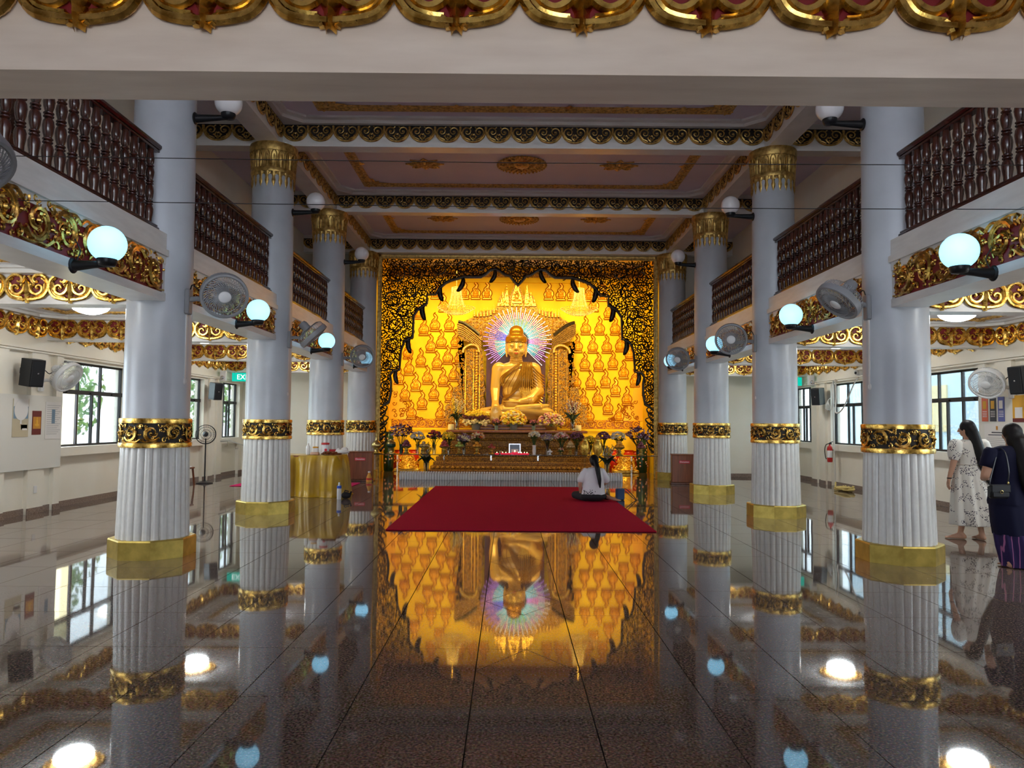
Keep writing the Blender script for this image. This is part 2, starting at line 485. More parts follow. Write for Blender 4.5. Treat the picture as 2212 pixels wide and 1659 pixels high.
def scallop_mesh(goldmat):
    """round scallop with paired volutes, .458 pitch"""
    b = MB()
    rib(b, [(-.222, -.02), (-.222, -.09), (-.19, -.19), (-.11, -.262), (0, -.285), (.11, -.262), (.19, -.19), (.222, -.09), (.222, -.02)], .018, .9, -.02, 6, 3)
    for s in (-1, 1):
        q = spiral(s*.105, -.105, .098, .018, R(-70) if s > 0 else R(250), 1.35, 16, s)
        b.tube([(x, -.022, z) for x, z in q], [.014-.006*i/16 for i in range(17)], 5, .9)
        rib(b, [(0, -.25), (s*.045, -.20), (s*.02, -.145), (0, -.17)], .012, .9, -.02, 5, 3)
        rib(b, [(s*.05, -.25), (s*.10, -.225), (s*.16, -.20), (s*.185, -.15)], .011, .9, -.02, 5, 3)
        b.ell((s*.105, -.028, -.105), .018, 7, 5); b.ell((s*.06, -.028, -.19), .014, 7, 5)
        rib(b, [(s*.03, -.02), (s*.06, -.045), (s*.04, -.09)], .010, .9, -.02, 5, 3)
    b.ell((0, -.026, -.21), .016, 7, 5)
    b.mat(1)
    half = crom([(0, -.288), (.11, -.265), (.19, -.19), (.226, -.09), (.228, 0)], 3)
    b.prism([(p[0], p[1]) for p in half]+[(-p[0], p[1]) for p in half[::-1][:-1]], -.012, 0)
    return b.mesh('scallop', [goldmat, 'dark_backing'], 50)
ME_MED = medallion_mesh()
ME_SCA = scallop_mesh('old_gold')
def frieze(parent, me, p0, p1, normal, z, pitch, name, base_w):
    p0 = Vector(p0); p1 = Vector(p1); L = (p1-p0).length; n = max(1, round(L/pitch)); a = math.atan2(normal[0], -normal[1])
    for k in range(n):
        p = p0+(p1-p0)*((k+.5)/n)
        put(name, me, parent, (p.x, p.y, z), (0, 0, a), (L/n/base_w, 1, 1))
def scrollwork(width, h, n, mats=('gold', 'red_backing'), res=20, y=-.02, back=True, fill=12):
    """foliate rinceau: n facing volutes mirrored about the middle"""
    b = MB(); p = width/n
    for k in range(n):
        cx = -width/2+(k+.5)*p; left = cx < 0
        s = 1 if (k % 2 == 0) == left else -1
        m_ = 1 if left else -1                          # mirror
        def put_(pts, w0, w1, dep=.9, nn=5):
            N = len(pts)
            b.tube([(cx+m_*x, y, z) for x, z in pts], [w0+(w1-w0)*i/(N-1) for i in range(N)], nn, dep)
        r0 = min(.44*h, .47*p)
        put_(spiral(0, 0, r0, .05*h, PI+s*.5, 1.45, res, s), .065*h, .035*h)
        put_(spiral(0, 0, r0*.78, .16*h, PI+s*1.2, .55, 8, s), .030*h, .05*h)
        put_(crom([(-p*.55, -s*h*.43), (-p*.25, -s*h*.46), (.05*p, -s*h*.42), (.3*p, -s*h*.44), (.52*p, -s*h*.30)], 3), .028*h, .05*h)
        put_(spiral(p*.43, s*h*.34, .13*h, .03*h, -s*PI/2, 1.0, 8, s), .04*h, .022*h)
        put_(spiral(-p*.40, s*h*.36, .11*h, .03*h, s*PI*.2, .9, 8, -s), .036*h, .02*h)
        put_(crom([(.1*p, s*h*.12), (.26*p, s*h*.20), (.22*p, s*h*.32)], 3), .045*h, .018*h)
        put_(crom([(-.05*p, -s*h*.18), (-.22*p, -s*h*.14), (-.28*p, s*.02*h)], 3), .045*h, .018*h)
        for (ex, ez, er) in ((0, 0, .07), (.16, .16*s, .05), (-.2, -.02*s, .045), (.46, -.08*s, .05), (-.45, .1*s, .04)):
            b.ell((cx+m_*ex*p, y-.01, ez*h), er*h, 6, 4)
    g = random.Random(int(width*100)+n)
    for k in range(n*fill):                             # small filler tendrils
        x, z = g.uniform(-.49, .49)*width, g.uniform(-.44, .44)*h
        if g.random() < .65:
            b.tube([(u, y+.006, w_) for u, w_ in spiral(x, z, .085*h, .02*h, g.uniform(0, 6), .9, 6, g.choice((-1, 1)))], .024*h, 4, .9)
        else:
            a = g.uniform(0, 6); b.tube([(x, y+.006, z), (x+.07*h*math.cos(a), y-.002, z+.07*h*math.sin(a)), (x+.15*h*math.cos(a+.4), y+.006, z+.15*h*math.sin(a+.4))], [.015*h, .042*h, .01*h], 4, .9)
    if back:
        b.mat(1); b.box(-width/2, width/2, y+.012, 0, -h/2, h/2)
    return b
# ---- outer walls with window openings, piers, sills and baseboards
WIN = [(5.3, 7.6), (9.4, 11.3), (13.4, 15.75), (17.5, 19.75), (20.95, 22.35)]  # first two bays are out of view, added to bring in more daylight
WZ0, WZ1 = 1.08, 2.65
YB = 22.6
wn = 0
for s in (-1, 1):
    b = MB()
    bxs(b, s, WD, WD+.25, -4.5, YB, WZ1, 3.75)
    prev = -4.5
    for (a, c) in WIN+[(YB, YB)]:
        bxs(b, s, WD, WD+.25, prev, a, 0, WZ1)
        if a < YB:
            bxs(b, s, WD+.10, WD+.25, a, c, 0, WZ0-.14)
            bxs(b, s, WD-.03, WD+.25, a-.03, c+.03, WZ0-.16, WZ0)
        prev = c
    # pilaster strips that frame shallow niches beside the windows
    for (a, c) in ((11.40, 11.92), (12.50, 12.93), (13.2, 13.39), (15.9, 16.2), (16.9, 17.3), (19.95, 20.25), (20.5, 20.85)):
        bxs(b, s, WD-.07, WD, a, c, 0, 2.72)
    wall = struct('wall_'+SIDE[s], b, 'wall_paint', label='cream painted outer aisle wall with window bays on the '+SIDE[s])
    frieze(wall, ME_MED, (XC+s*WD, ROW[0]+.2, 0), (XC+s*WD, ROW[1]-.2, 0), (-s, 0), 3.29, .5, 'medallion', .5)
    for i in (1, 2, 3):
        frieze(wall, ME_MED, (XC+s*WD, ROW[i]+.2, 0), (XC+s*WD, ROW[i+1]-.2, 0), (-s, 0), 3.29, .5, 'medallion', .5)
    b = MB(); prev = -4.5
    for (a, c) in WIN+[(YB, YB)]:
        bxs(b, s, WD-.02, WD, prev, a, 0, .10)
        if a < YB: bxs(b, s, WD+.08, WD+.10, a, c, 0, .10)
        prev = c
    for (a, c) in ((11.40, 11.92), (12.50, 12.93), (13.2, 13.39), (15.9, 16.2), (16.9, 17.3), (19.95, 20.25), (20.5, 20.85)):
        bxs(b, s, WD-.09, WD-.07, a-.01, c+.01, 0, .10)
    struct('baseboard_'+SIDE[s], b, 'baseboard_stone')
    b = MB(); bxs(b, s, WD-.10, WD-.07, 4.9, YB, 2.74, 2.775); bxs(b, s, WD-.10, WD-.07, 4.9, YB, 2.70, 2.725)
    struct('trim_%d' % (1 if s < 0 else 2), b, 'wall_paint', label='thin painted cable trunking running along the %s aisle wall above the windows' % SIDE[s])
    # windows
    for (a, c) in WIN[1:]:
        wn += 1
        b = MB(); d0, d1 = WD+.11, WD+.16; fw = .04
        zm = 2.10
        bxs(b, s, d0, d1, a, a+fw, WZ0, WZ1); bxs(b, s, d0, d1, c-fw, c, WZ0, WZ1)
        bxs(b, s, d0, d1, a, c, WZ1-fw, WZ1); bxs(b, s, d0, d1, a, c, WZ0, WZ0+fw)
        bxs(b, s, d0-.02, d1, a, c, zm-.05, zm+.03)
        for t in (1/3, 2/3): yy = a+(c-a)*t; bxs(b, s, d0, d1, yy-.018, yy+.018, zm, WZ1)
        for t in (1/3, 2/3): yy = a+(c-a)*t; bxs(b, s, d0+.01, d1, yy-.024, yy+.024, WZ0, zm)
        yy = a+(c-a)*.56; bxs(b, s, d0+.02, d1+.02, yy-.018, yy+.018, WZ0, zm)
        wf = struct('window_%d' % wn, b, 'window_frame', label='black aluminium framed sliding window with transom lights in the %s aisle wall' % SIDE[s])
        for q in range(3):
            ya = a+(c-a)*q/3; yb = a+(c-a)*(q+1)/3
            pb = MB(); bxs(pb, s, WD+.13, WD+.136, ya+.02, yb-.02, zm, WZ1-.03); pb.build('pane', 'pane_glass', wf)
            if not (q == 0 and s < 0):
                pb = MB(); bxs(pb, s, WD+.15, WD+.156, ya+.02, yb-.02, WZ0+.03, zm); pb.build('pane', 'pane_glass', wf)
            lb = MB(); ym = (ya+yb)/2; bxs(lb, s, WD+.06, WD+.09, ym-.05, ym+.05, zm-.03, zm-.005); lb.build('latch', 'black_metal', wf)
# ---- end walls of the aisles and niche shell
b = MB()
for s in (-1, 1): bxs(b, s, CD+.1, WD+.25, YB, YB+.2, 0, 3.75)
struct('wall_back', b, 'wall_paint', label='cream end wall of the side aisles beside the altar')
b = MB()
for s in (-1, 1): bxs(b, s, CD+.2, WD, YB-.02, YB, 0, .10)
struct('baseboard_back', b, 'baseboard_stone')
b = MB()
for s in (-1, 1):
    bxs(b, s, GD, GD+.12, -4.5, YB, 3.7, 6.9)
    bxs(b, s, CD, GD+.12, YB, YB+.15, 3.7, 6.9)
gwall = struct('wall_gallery', b, 'wall_paint', label='cream back walls of the upper galleries')
for s in (-1, 1):                       # dark wooden gallery doors
    for k, (yy, hh) in enumerate(((8.35, 2.2), (14.6, 2.35))):
        b = MB(); bxs(b, s, GD-.05, GD, yy-.55, yy+.55, 3.72, 3.72+hh)
        dn = {(-1, 0): 1, (-1, 1): 2, (1, 0): 3, (1, 1): 4}[(s, k)]
        d = struct('door_%d' % dn, b, 'door_wood', label='dark wooden gallery door on the %s upper level' % SIDE[s])
        for zz in (3.95, 4.95):
            p = MB(); bxs(p, s, GD-.075, GD-.05, yy-.38, yy+.38, zz, zz+.8); p.build('door_panel', 'mahogany', d)
# ---- slabs and ceilings
b = MB()
for s in (-1, 1): bxs(b, s, CD-.15, WD+.25, -4.5, YB+.2, 3.38, 3.70)
struct('floor_gallery', b, 'aisle_ceiling', label='gallery floor slab whose white underside roofs the side aisles')
b = MB(); b.box(XC-GD-.2, XC+GD+.2, -4.5, 22.9, 6.9, 7.05)
ceil = struct('ceiling', b, 'ceiling_mauve', label='flat mauve white hall ceiling')
b = MB(); b.box(XC-CD-.2, XC+CD+.2, -4.5, 3.0, 3.40, 3.55)
struct('ceiling_entry', b, 'ceiling_mauve', label='low ceiling over the entrance under the rear gallery')
b = MB()                                 # unseen entrance front: doorway and added high openings, both sized to let daylight in
b.box(XC-WD, XC-1.8, -4.6, -4.4, 0, 3.4); b.box(XC+1.8, XC+WD, -4.6, -4.4, 0, 3.4); b.box(XC-1.8, XC+1.8, -4.6, -4.4, 2.5, 3.4)
b.box(XC-GD, XC+GD, -4.6, -4.4, 3.4, 4.7); b.box(XC-GD, XC+GD, -4.6, -4.4, 6.6, 6.9)
for k in range(7): b.box(XC-GD+k*2*GD/6-.12, XC-GD+k*2*GD/6+.12, -4.6, -4.4, 4.7, 6.6)
struct('wall_front', b, 'wall_paint')
# ---- entrance beam right above the camera, carved medallions on its face
b = MB(); b.box(XC-CD+.2, XC+CD-.2, 3.0, 3.28, 3.02, 3.92)
eb = struct('trim_3', b, 'cream_gloss', label='broad cream entrance beam with large gilded medallions across the top of the view')
for k in range(-4, 6):
    put('medallion', ME_MED, eb, (-.233+.511*k+.005, 3.0, 3.525), (0, 0, 0), (1.015, 1.3, 1.03))
# ---- upper beams over the columns and across the hall
b = MB()
for s in (-1, 1): bxs(b, s, CD-.19, CD+.19, -4.4, 21.75, 6.42, 6.9)
lb = struct('trim_4', b, 'beam_white', label='long upper beams over both rows of columns')
for s in (-1, 1):
    for i in range(1, 4):
        frieze(lb, ME_SCA, (XC+s*(CD-.19), ROW[i]+.16, 0), (XC+s*(CD-.19), ROW[i+1]-.16, 0), (-s, 0), 6.80, .47, 'scallop', .458)
for i, y in enumerate(ROW):
    b = MB(); b.box(XC-CD+.19, XC+CD-.19, y-.14, y+.14, 6.42, 6.9)
    for s in (-1, 1): bxs(b, s, CD+.19, GD, y-.14, y+.14, 6.42, 6.9)
    cb = struct('trim_%d' % (5+i), b, 'beam_white', label='cross beam number %d of the hall ceiling with a scalloped gilt frieze' % (i+1))
    if i >= 1:
        frieze(cb, ME_SCA, (XC-CD+.19, y-.14, 0), (XC+CD-.19, y-.14, 0), (0, -1), 6.80, .458, 'scallop', .458)
        for s in (-1, 1):
            frieze(cb, ME_SCA, (XC+s*(CD+.19), y-.14, 0), (XC+s*GD, y-.14, 0), (0, -1), 6.80, .458, 'scallop', .458)
# ---- aisle cross beams
for i, y in enumerate(ROW):
    for s in (-1, 1):
        b = MB(); bxs(b, s, CD+.19, WD, y-.15, y+.15, 2.95, 3.38)
        cb = struct('trim_%d' % (10+2*i+(s > 0)), b, 'beam_white', label='cross beam of the %s aisle, number %d from the entrance' % (SIDE[s], i+1))
        frieze(cb, ME_MED, (XC+s*(CD+.22), y-.15, 0), (XC+s*(WD-.02), y-.15, 0), (0, -1), 3.30, .5, 'medallion', .5)
# ---- coffer mouldings, gilt borders, rosettes
def ringz(b, x0, x1, y0, y1, ins, ch, z0, z1):
    out = [(x0, y0), (x0, y0), (x1, y0), (x1, y0), (x1, y1), (x1, y1), (x0, y1), (x0, y1)]
    a0, a1, c0, c1 = x0+ins, x1-ins, y0+ins, y1-ins
    inn = [(a0, c0+ch), (a0+ch, c0), (a1-ch, c0), (a1, c0+ch), (a1, c1-ch), (a1-ch, c1), (a0+ch, c1), (a0, c1-ch)]
    vs = [(x, y, z0) for x, y in out]+[(x, y, z0) for x, y in inn]+[(x, y, z1) for x, y in inn]
    fs = []
    for k in range(8):
        q = (k+1) % 8
        fs.append((k, q, 8+q, 8+k)); fs.append((8+k, 8+q, 16+q, 16+k))
    b.add(vs, fs)
def border(x0, x1, y0, y1, z, wd=.21, pitch=.19):
    """gilt foliate border strip laid under a ceiling"""
    b = MB(); dn = .02
    for (a, c, e, f) in ((x0, x1, y0, y0+wd), (x0, x1, y1-wd, y1), (x0, x0+wd, y0+wd, y1-wd), (x1-wd, x1, y0+wd, y1-wd)):
        b.box(a, c, e, f, z-dn, z)
    def run(p, q, nx, ny):
        p = Vector(p); q = Vector(q); L = (q-p).length; n = max(1, int(L/pitch)); u = (q-p)/L; nn = Vector((nx, ny, 0))
        for k in range(n):
            c = p+u*(L*(k+.5)/n)+nn*(wd*.5); sg = 1 if k % 2 else -1
            pts = spiral(0, 0, wd*.40, .012, 0, 1.1, 9, sg)
            b.tube([c+u*x+nn*y_+Vector((0, 0, -dn)) for x, y_ in pts], .013, 4, 1.0, (0, 0, -1))
            b.ell(c+u*(L/n*.48)+Vector((0, 0, -dn)), (.02, .02, .016), 5, 4)
            if k % 5 == 2:
                b.add([c-u*.10+nn*wd*.45+Vector((0, 0, -.02)), c+u*.10+nn*wd*.45+Vector((0, 0, -.02)), c+nn*(wd*.45+.10)+Vector((0, 0, -.018)), c+nn*wd*.4+Vector((0, 0, -.05))],
                      [(0, 1, 3), (1, 2, 3), (2, 0, 3), (0, 2, 1)])
    run((x0, y0, z), (x1, y0, z), 0, 1); run((x0, y1, z), (x1, y1, z), 0, -1)
    run((x0, y0, z), (x0, y1, z), 1, 0); run((x1, y0, z), (x1, y1, z), -1, 0)
    for (cx, cy, ux, uy) in ((x0, y0, 1, 1), (x1, y0, -1, 1), (x0, y1, 1, -1), (x1, y1, -1, -1)):   # corner leaves
        for (ax, ay) in ((wd, .52), (.52, wd), (.34, .34)):
            b.add([(cx+ux*wd, cy+uy*wd*1.6, z-.02), (cx+ux*wd*1.6, cy+uy*wd, z-.02), (cx+ux*(ax+.06), cy+uy*(ay+.06), z-.015), (cx+ux*wd*1.3, cy+uy*wd*1.3, z-.05)],
                  [(0, 1, 3), (1, 2, 3), (2, 0, 3), (0, 2, 1)])
    return b
def rosette_mesh(rad, pts, name, mat_='border_gold'):
    b = MB()
    b.lathe([(rad*.95, 0), (rad, -.012), (rad*.92, -.028), (rad*.86, -.012), (rad*.62, -.012), (rad*.56, -.04), (rad*.50, -.012), (rad*.34, -.014), (rad*.28, -.05), (rad*.16, -.07), (.001, -.075)], 40, cap=False)
    for (rr, n, l_, w_) in ((rad*.75, pts*2, rad*.15, rad*.07), (rad*.42, pts, rad*.12, rad*.07), (rad*.96, pts*3, rad*.06, rad*.05)):
        for k in range(n):
            a = 2*PI*k/n
            b.ell((rr*math.cos(a), rr*math.sin(a), -.02), (l_, w_, .03), 7, 4, Matrix.Rotation(a, 3, 'Z'))
    return b.mesh(name, mat_, 50)
def star_mesh():
    b = MB(); N = 16
    poly = [((.40 if k % 2 == 0 else .24)*math.cos(2*PI*k/N)*1.0, (.40 if k % 2 == 0 else .24)*math.sin(2*PI*k/N)*.80) for k in range(N)]
    b.prismz([(x, y) for x, y in poly], -.025, 0)
    for k in range(8):
        a = 2*PI*k/8
        b.ell((.19*math.cos(a), .15*math.sin(a), -.03), (.13, .04, .035), 8, 5, Matrix.Rotation(math.atan2(.15*math.sin(a), .19*math.cos(a)), 3, 'Z'))
        a += PI/8
        b.ell((.13*math.cos(a), .10*math.sin(a), -.03), (.07, .025, .03), 7, 4, Matrix.Rotation(a, 3, 'Z'))
    b.ell((0, 0, -.035), (.06, .06, .04), 10, 6)
    return b.mesh('star_rosette', 'border_gold', 45)
ME_ROS = rosette_mesh(.51, 12, 'ceiling_rose')
ME_STAR = star_mesh()
tn = 20
for i in range(1, 4):
    y0, y1 = ROW[i]+.14, ROW[i+1]-.14; x0, x1 = XC-CD+.19, XC+CD-.19
    b = MB(); ringz(b, x0, x1, y0, y1, .10, .28, 6.80, 6.86); ringz(b, x0+.1, x1-.1, y0+.1, y1-.1, .10, .26, 6.86, 6.9)
    struct('trim_%d' % tn, b, 'beam_white', label='white stepped coffer moulding in ceiling bay %d of the hall' % i); tn += 1
    o = border(x0+.72, x1-.72, y0+.42, y1-.42, 6.9).build('ceiling_border', 'border_gold', None, 50)
    tag(o, 'gilt foliate border rectangle on the hall ceiling, %s from the altar' % ('nearest', 'second', 'third')[3-i], 'ceiling border', 'gilt borders on the hall ceiling')
    if i >= 2:
        tag(put('ceiling_rose', ME_ROS, None, (XC, (y0+y1)/2, 6.9)), 'large round gilt ceiling rose %s' % ('in the ceiling bay nearest the altar' if i == 3 else 'in the middle ceiling bay'), 'ceiling rose', 'round ceiling roses')
        for s in (-1, 1):
            tag(put('star_rosette', ME_STAR, None, (XC+s*2.0, (y0+y1)/2, 6.9)), 'star shaped gilt rosette %s of the round rose in the %s ceiling bay' % (SIDE[s], 'farther' if i == 3 else 'nearer'), 'rosette', 'star rosettes on the hall ceiling')
me_small_rose = rosette_mesh(.40, 10, 'lamp_rose')
lamp_b = MB(); lamp_b.lathe([(.16, 0), (.25, -.02), (.30, -.055), (.30, -.085), (.26, -.13), (.18, -.165), (.09, -.185), (.001, -.19)], 32, cap=False)
me_lamp = lamp_b.mesh('lamp_bowl', 'ceiling_lamp', 60)
for s in (-1, 1):
    for i in range(0, 4):
        y0, y1 = ROW[i]+.15, ROW[i+1]-.15; a, c = sorted((XC+s*(CD+.19), XC+s*WD))
        b = MB(); ringz(b, a, c, y0, y1, .12, .30, 3.30, 3.345); ringz(b, a+.12, c-.12, y0+.12, y1-.12, .10, .26, 3.345, 3.38)
        struct('trim_%d' % tn, b, 'beam_white', label='white coffer moulding in bay %d of the %s aisle' % (i+1, SIDE[s])); tn += 1
        if i >= 1 or True:
            o = border(a+.50, c-.50, y0+.42, y1-.42, 3.38, .13, .20).build('ceiling_border', 'border_gold', None, 50)
            tag(o, 'gilt border on the %s aisle ceiling, %s bay from the entrance' % (SIDE[s], ('first', 'second', 'third', 'fourth')[i]), 'ceiling border', 'gilt borders in the aisles')
        t = thing('ceiling_lamp', 'lit bowl lamp on the %s aisle ceiling, %s from the entrance' % (SIDE[s], ('first', 'second', 'third', 'fourth')[i]), 'ceiling lamp', ((a+c)/2-s*.0, (y0+y1)/2, 3.38), 0, 'bowl lamps in the aisles')
        put('lamp_rose', me_small_rose, t); put('lamp_bowl', me_lamp, t, (0, 0, -.05), None, (.86, .86, 1))

# ---- gallery front beams with foliate panels and balustrades
PW = ROW[1]-ROW[0]-.78
ME_PANEL = scrollwork(PW, .43, 8, fill=26).mesh('scroll_panel', ['gold', 'red_backing'], 50)
bal = [(.036, 0), (.038, .06), (.048, .12), (.050, .17), (.040, .205), (.030, .215), (.044, .225), (.044, .235), (.030, .245), (.044, .255), (.044, .265), (.032, .275), (.044, .32), (.050, .38), (.044, .43),
       (.030, .455), (.044, .465), (.044, .475), (.030, .485), (.044, .495), (.044, .505), (.032, .515), (.044, .56), (.050, .61), (.042, .655), (.030, .665), (.044, .675), (.044, .685), (.030, .695), (.042, .72), (.046, .77), (.038, .83), (.036, .88)]
mb = MB(); mb.lathe(bal, 12); ME_BAL = mb.mesh('baluster', 'mahogany', 40)
gn = 40
ordn = ('nearest', 'second', 'third', 'farthest')
for s in (-1, 1):
    for i in range(4):
        ya, yb = ROW[i]+.36, ROW[i+1]-.36; yc = (ya+yb)/2; fx = CD-.21
        b = MB()
        bxs(b, s, CD-.19, CD+.19, ROW[i]+.30, ROW[i+1]-.30, 3.06, 3.40)
        bxs(b, s, CD-.21, CD+.19, ya-.04, yb+.04, 2.97, 3.06)
        bxs(b, s, CD-.235, CD+.19, ya-.04, yb+.04, 3.49, 3.565)
        bxs(b, s, CD-.205, CD+.19, ya-.04, yb+.04, 3.40, 3.76)
        gb = struct('trim_%d' % gn, b, 'beam_white', label='white gallery front beam on the %s, %s from the entrance' % (SIDE[s], ordn[i])); gn += 1
        put('scroll_panel', ME_PANEL, gb, (XC+s*(CD-.19), yc, 3.275), (0, 0, math.atan2(-s, 0)))
        t = thing('balustrade', 'mahogany gallery balustrade with turned balusters on the %s side, %s one from the entrance' % (SIDE[s], ordn[i]), 'balustrade', (XC+s*CD-s*.05, yc, 3.76), 0, 'gallery balustrades')
        L = (yb-ya)/2+.03
        b = MB(); b.bbox(-.075, .075, -L, L, 0, .075, .015); b.bbox(-.055, .055, -L, L, .075, .10, .008); b.build('bottom_rail', 'mahogany', t)
        b = MB(); b.bbox(-.05, .05, -L, L, .955, .985, .006); b.bbox(-.08, .08, -L, L, .985, 1.05, .02); b.build('handrail', 'mahogany', t)
        n = 18
        for k in range(n):
            put('baluster', ME_BAL, t, (0, -L+.03+(2*L-.06)*(k+.5)/n, .09), (0, 0, 0), (1, 1, .985))

# ---- columns
def bend(b, r, start=0):
    for i in range(start, len(b.v)):
        x, y, z = b.v[i]; a = x/r; rr = r-y
        b.v[i] = (rr*math.sin(a), -rr*math.cos(a), z)
def column(name='column'):
    t = thing(name, 'x', 'column')
    b = MB(); b.lathe([(.515, 0), (.515, .20), (.505, .215), (.42, .215)], 8, M=Matrix.Rotation(PI/8, 4, 'Z')); b.build('base', 'base_gold', t)
    # reeded lower shaft
    n = 26; per = 6; prof = []
    for k in range(n):
        for q in range(per):
            u = q/per; prof.append((2*PI*(k+u)/n, .028*math.sqrt(max(0, 1-(2*u-1)**2))))
    vs = []; fs = []; N = len(prof)
    zs = [(.21, .428), (1.20, .402), (1.26, .400), (1.29, .385)]
    for (z, r) in zs:
        for (a, d) in prof: vs.append(((r-.022+d)*math.cos(a), (r-.022+d)*math.sin(a), z))
    for i in range(len(zs)-1):
        for k in range(N): fs.append((i*N+k, i*N+(k+1) % N, (i+1)*N+(k+1) % N, (i+1)*N+k))
    b = MB(); b.add(vs, fs); b.build('reeded_shaft', 'stave_paint', t, 55)
    # carved band
    b = MB(); b.lathe([(.40, 1.265), (.432, 1.268), (.436, 1.30), (.432, 1.322), (.40, 1.325)], 40, cap=False)
    b.lathe([(.40, 1.548), (.43, 1.55), (.434, 1.58), (.43, 1.604), (.40, 1.607)], 40, cap=False)
    band = b.build('band', 'gold', t, 40)
    r = .408; b = scrollwork(2*PI*r, .235, 10, back=False, res=16, y=-.012); bend(b, r)
    for i in range(len(b.v)): x, y, z = b.v[i]; b.v[i] = (x, y, z+1.436)
    b.mat(1); b.lathe([(.404, 1.31), (.404, 1.56)], 40, cap=False)
    b.build('scrollwork', ['gold', 'dark_backing'], band, 50)
    b = MB(); b.lathe([(.395, 1.59), (.398, 1.9), (.390, 3.2), (.378, 4.8), (.366, 6.1), (.366, 6.42)], 48); b.build('shaft', 'column_paint', t, 60)
    # capital
    b = MB(); b.lathe([(.372, 5.90), (.398, 5.905), (.405, 5.94), (.398, 5.975), (.385, 5.98), (.378, 6.05), (.382, 6.14), (.40, 6.22), (.415, 6.27)], 48, cap=False)
    b.lathe([(.40, 6.27), (.425, 6.275), (.432, 6.33), (.432, 6.40), (.425, 6.42), (.30, 6.42)], 48, cap=False)
    cp = b.build('capital', 'old_gold', t, 40)
    b = MB(); n = 20; r = .385
    for k in range(n):
        s0 = len(b.v); c = 2*PI*r*k/n; hw = PI*r/n*.82
        zt = lambda z: 0
        path = crom([(-hw, 5.98), (-hw*.92, 6.12), (-hw*.9, 6.2), (-hw*.45, 6.255), (0, 6.268), (hw*.45, 6.255), (hw*.9, 6.2), (hw*.92, 6.12), (hw, 5.98)], 2)
        fl = lambda z: -.004-.032*max(0, (z-6.05)/.22)**2
        b.tube([(c+p[0], fl(p[1])-.004, p[1]) for p in path], .009, 4, .9)
        b.tube([(c, fl(z)-.004, z) for z in (5.985, 6.06, 6.12, 6.17, 6.205)], [.012, .022, .026, .024, .006], 5, .6)
        bend(b, r, s0)
    b.build('petals', 'old_gold', cp, 50)
    b = MB(); r = .372; n = 20
    for k in range(n):
        s0 = len(b.v); c = 2*PI*r*k/n; hw = PI*r/n
        b.tube([(c-hw*1.0, -.012, 5.90), (c-hw*.85, -.012, 5.865), (c-hw*.5, -.012, 5.85), (c-hw*.1, -.012, 5.87)], [.014, .014, .012, .010], 5, .8)
        b.tube([(c+hw*1.0, -.012, 5.90), (c+hw*.85, -.012, 5.865), (c+hw*.5, -.012, 5.85), (c+hw*.1, -.012, 5.87)], [.014, .014, .012, .010], 5, .8)
        b.tube([(c, -.008, z) for z in (5.91, 5.86, 5.80, 5.75, 5.70, 5.67, 5.64)], [.042, .034, .024, .036, .026, .012, .005], 6, .45)
        bend(b, r, s0)
    b.build('fringe', 'old_gold', cp, 50)
    return t
c0 = column()
first = True
for s in (-1, 1):
    for i in range(5):
        lab = 'white reeded column with gilt band, %s row, %s' % (SIDE[s], ('beside the camera out of the frame', 'nearest one in view', 'second one in view', 'third one in view', 'farthest one beside the altar screen')[i])
        if i == 0 and s == 1: lab = 'white reeded column of the right row standing outside the right frame edge'
        if first: c = c0; c.location = (XC+s*CD, ROW[i], 0); first = False
        else: c = dup(c0, (XC+s*CD, ROW[i], 0), 0)
        c['label'] = lab; c['group'] = 'hall columns'; q = (.95, .93, .955, .98, 1.0)[i]; c.scale = (q, q, 1)
# ================================================================== altar niche
YS = 21.6                                   # plane of the carved screen
YW = 25.4                                   # altar wall
b = MB(); b.box(XC-4.5, XC+4.5, YW, YW+.2, 0, 6.9)
awall = struct('wall_altar', b, 'altar_wall', label='saffron yellow altar wall studded with small relief figures')
b = MB()
for s in (-1, 1): bxs(b, s, 4.3, 4.5, 21.75, YW, 0, 6.9)
struct('wall_niche', b, 'altar_wall', label='yellow side walls of the altar niche')
b = MB(); b.box(XC-4.5, XC+4.5, 21.75, YW+.2, 6.9, 7.05)
struct('ceiling_niche', b, 'ceiling_mauve')
b = MB(); b.box(XC-4.3, XC+4.3, YW-.10, YW, 6.33, 6.50); b.box(XC-4.3, XC+4.3, YW-.06, YW, 1.30, 1.345); b.box(XC-4.3, XC+4.3, YW-.04, YW, 1.345, 1.37)
b.mat(1); b.box(XC-4.3, XC+4.3, YW-.16, YW, 6.50, 6.68)
struct('trim_30', b, ['altar_wall', 'altar_brown_gold'], label='cornice and dado mouldings of the altar wall')
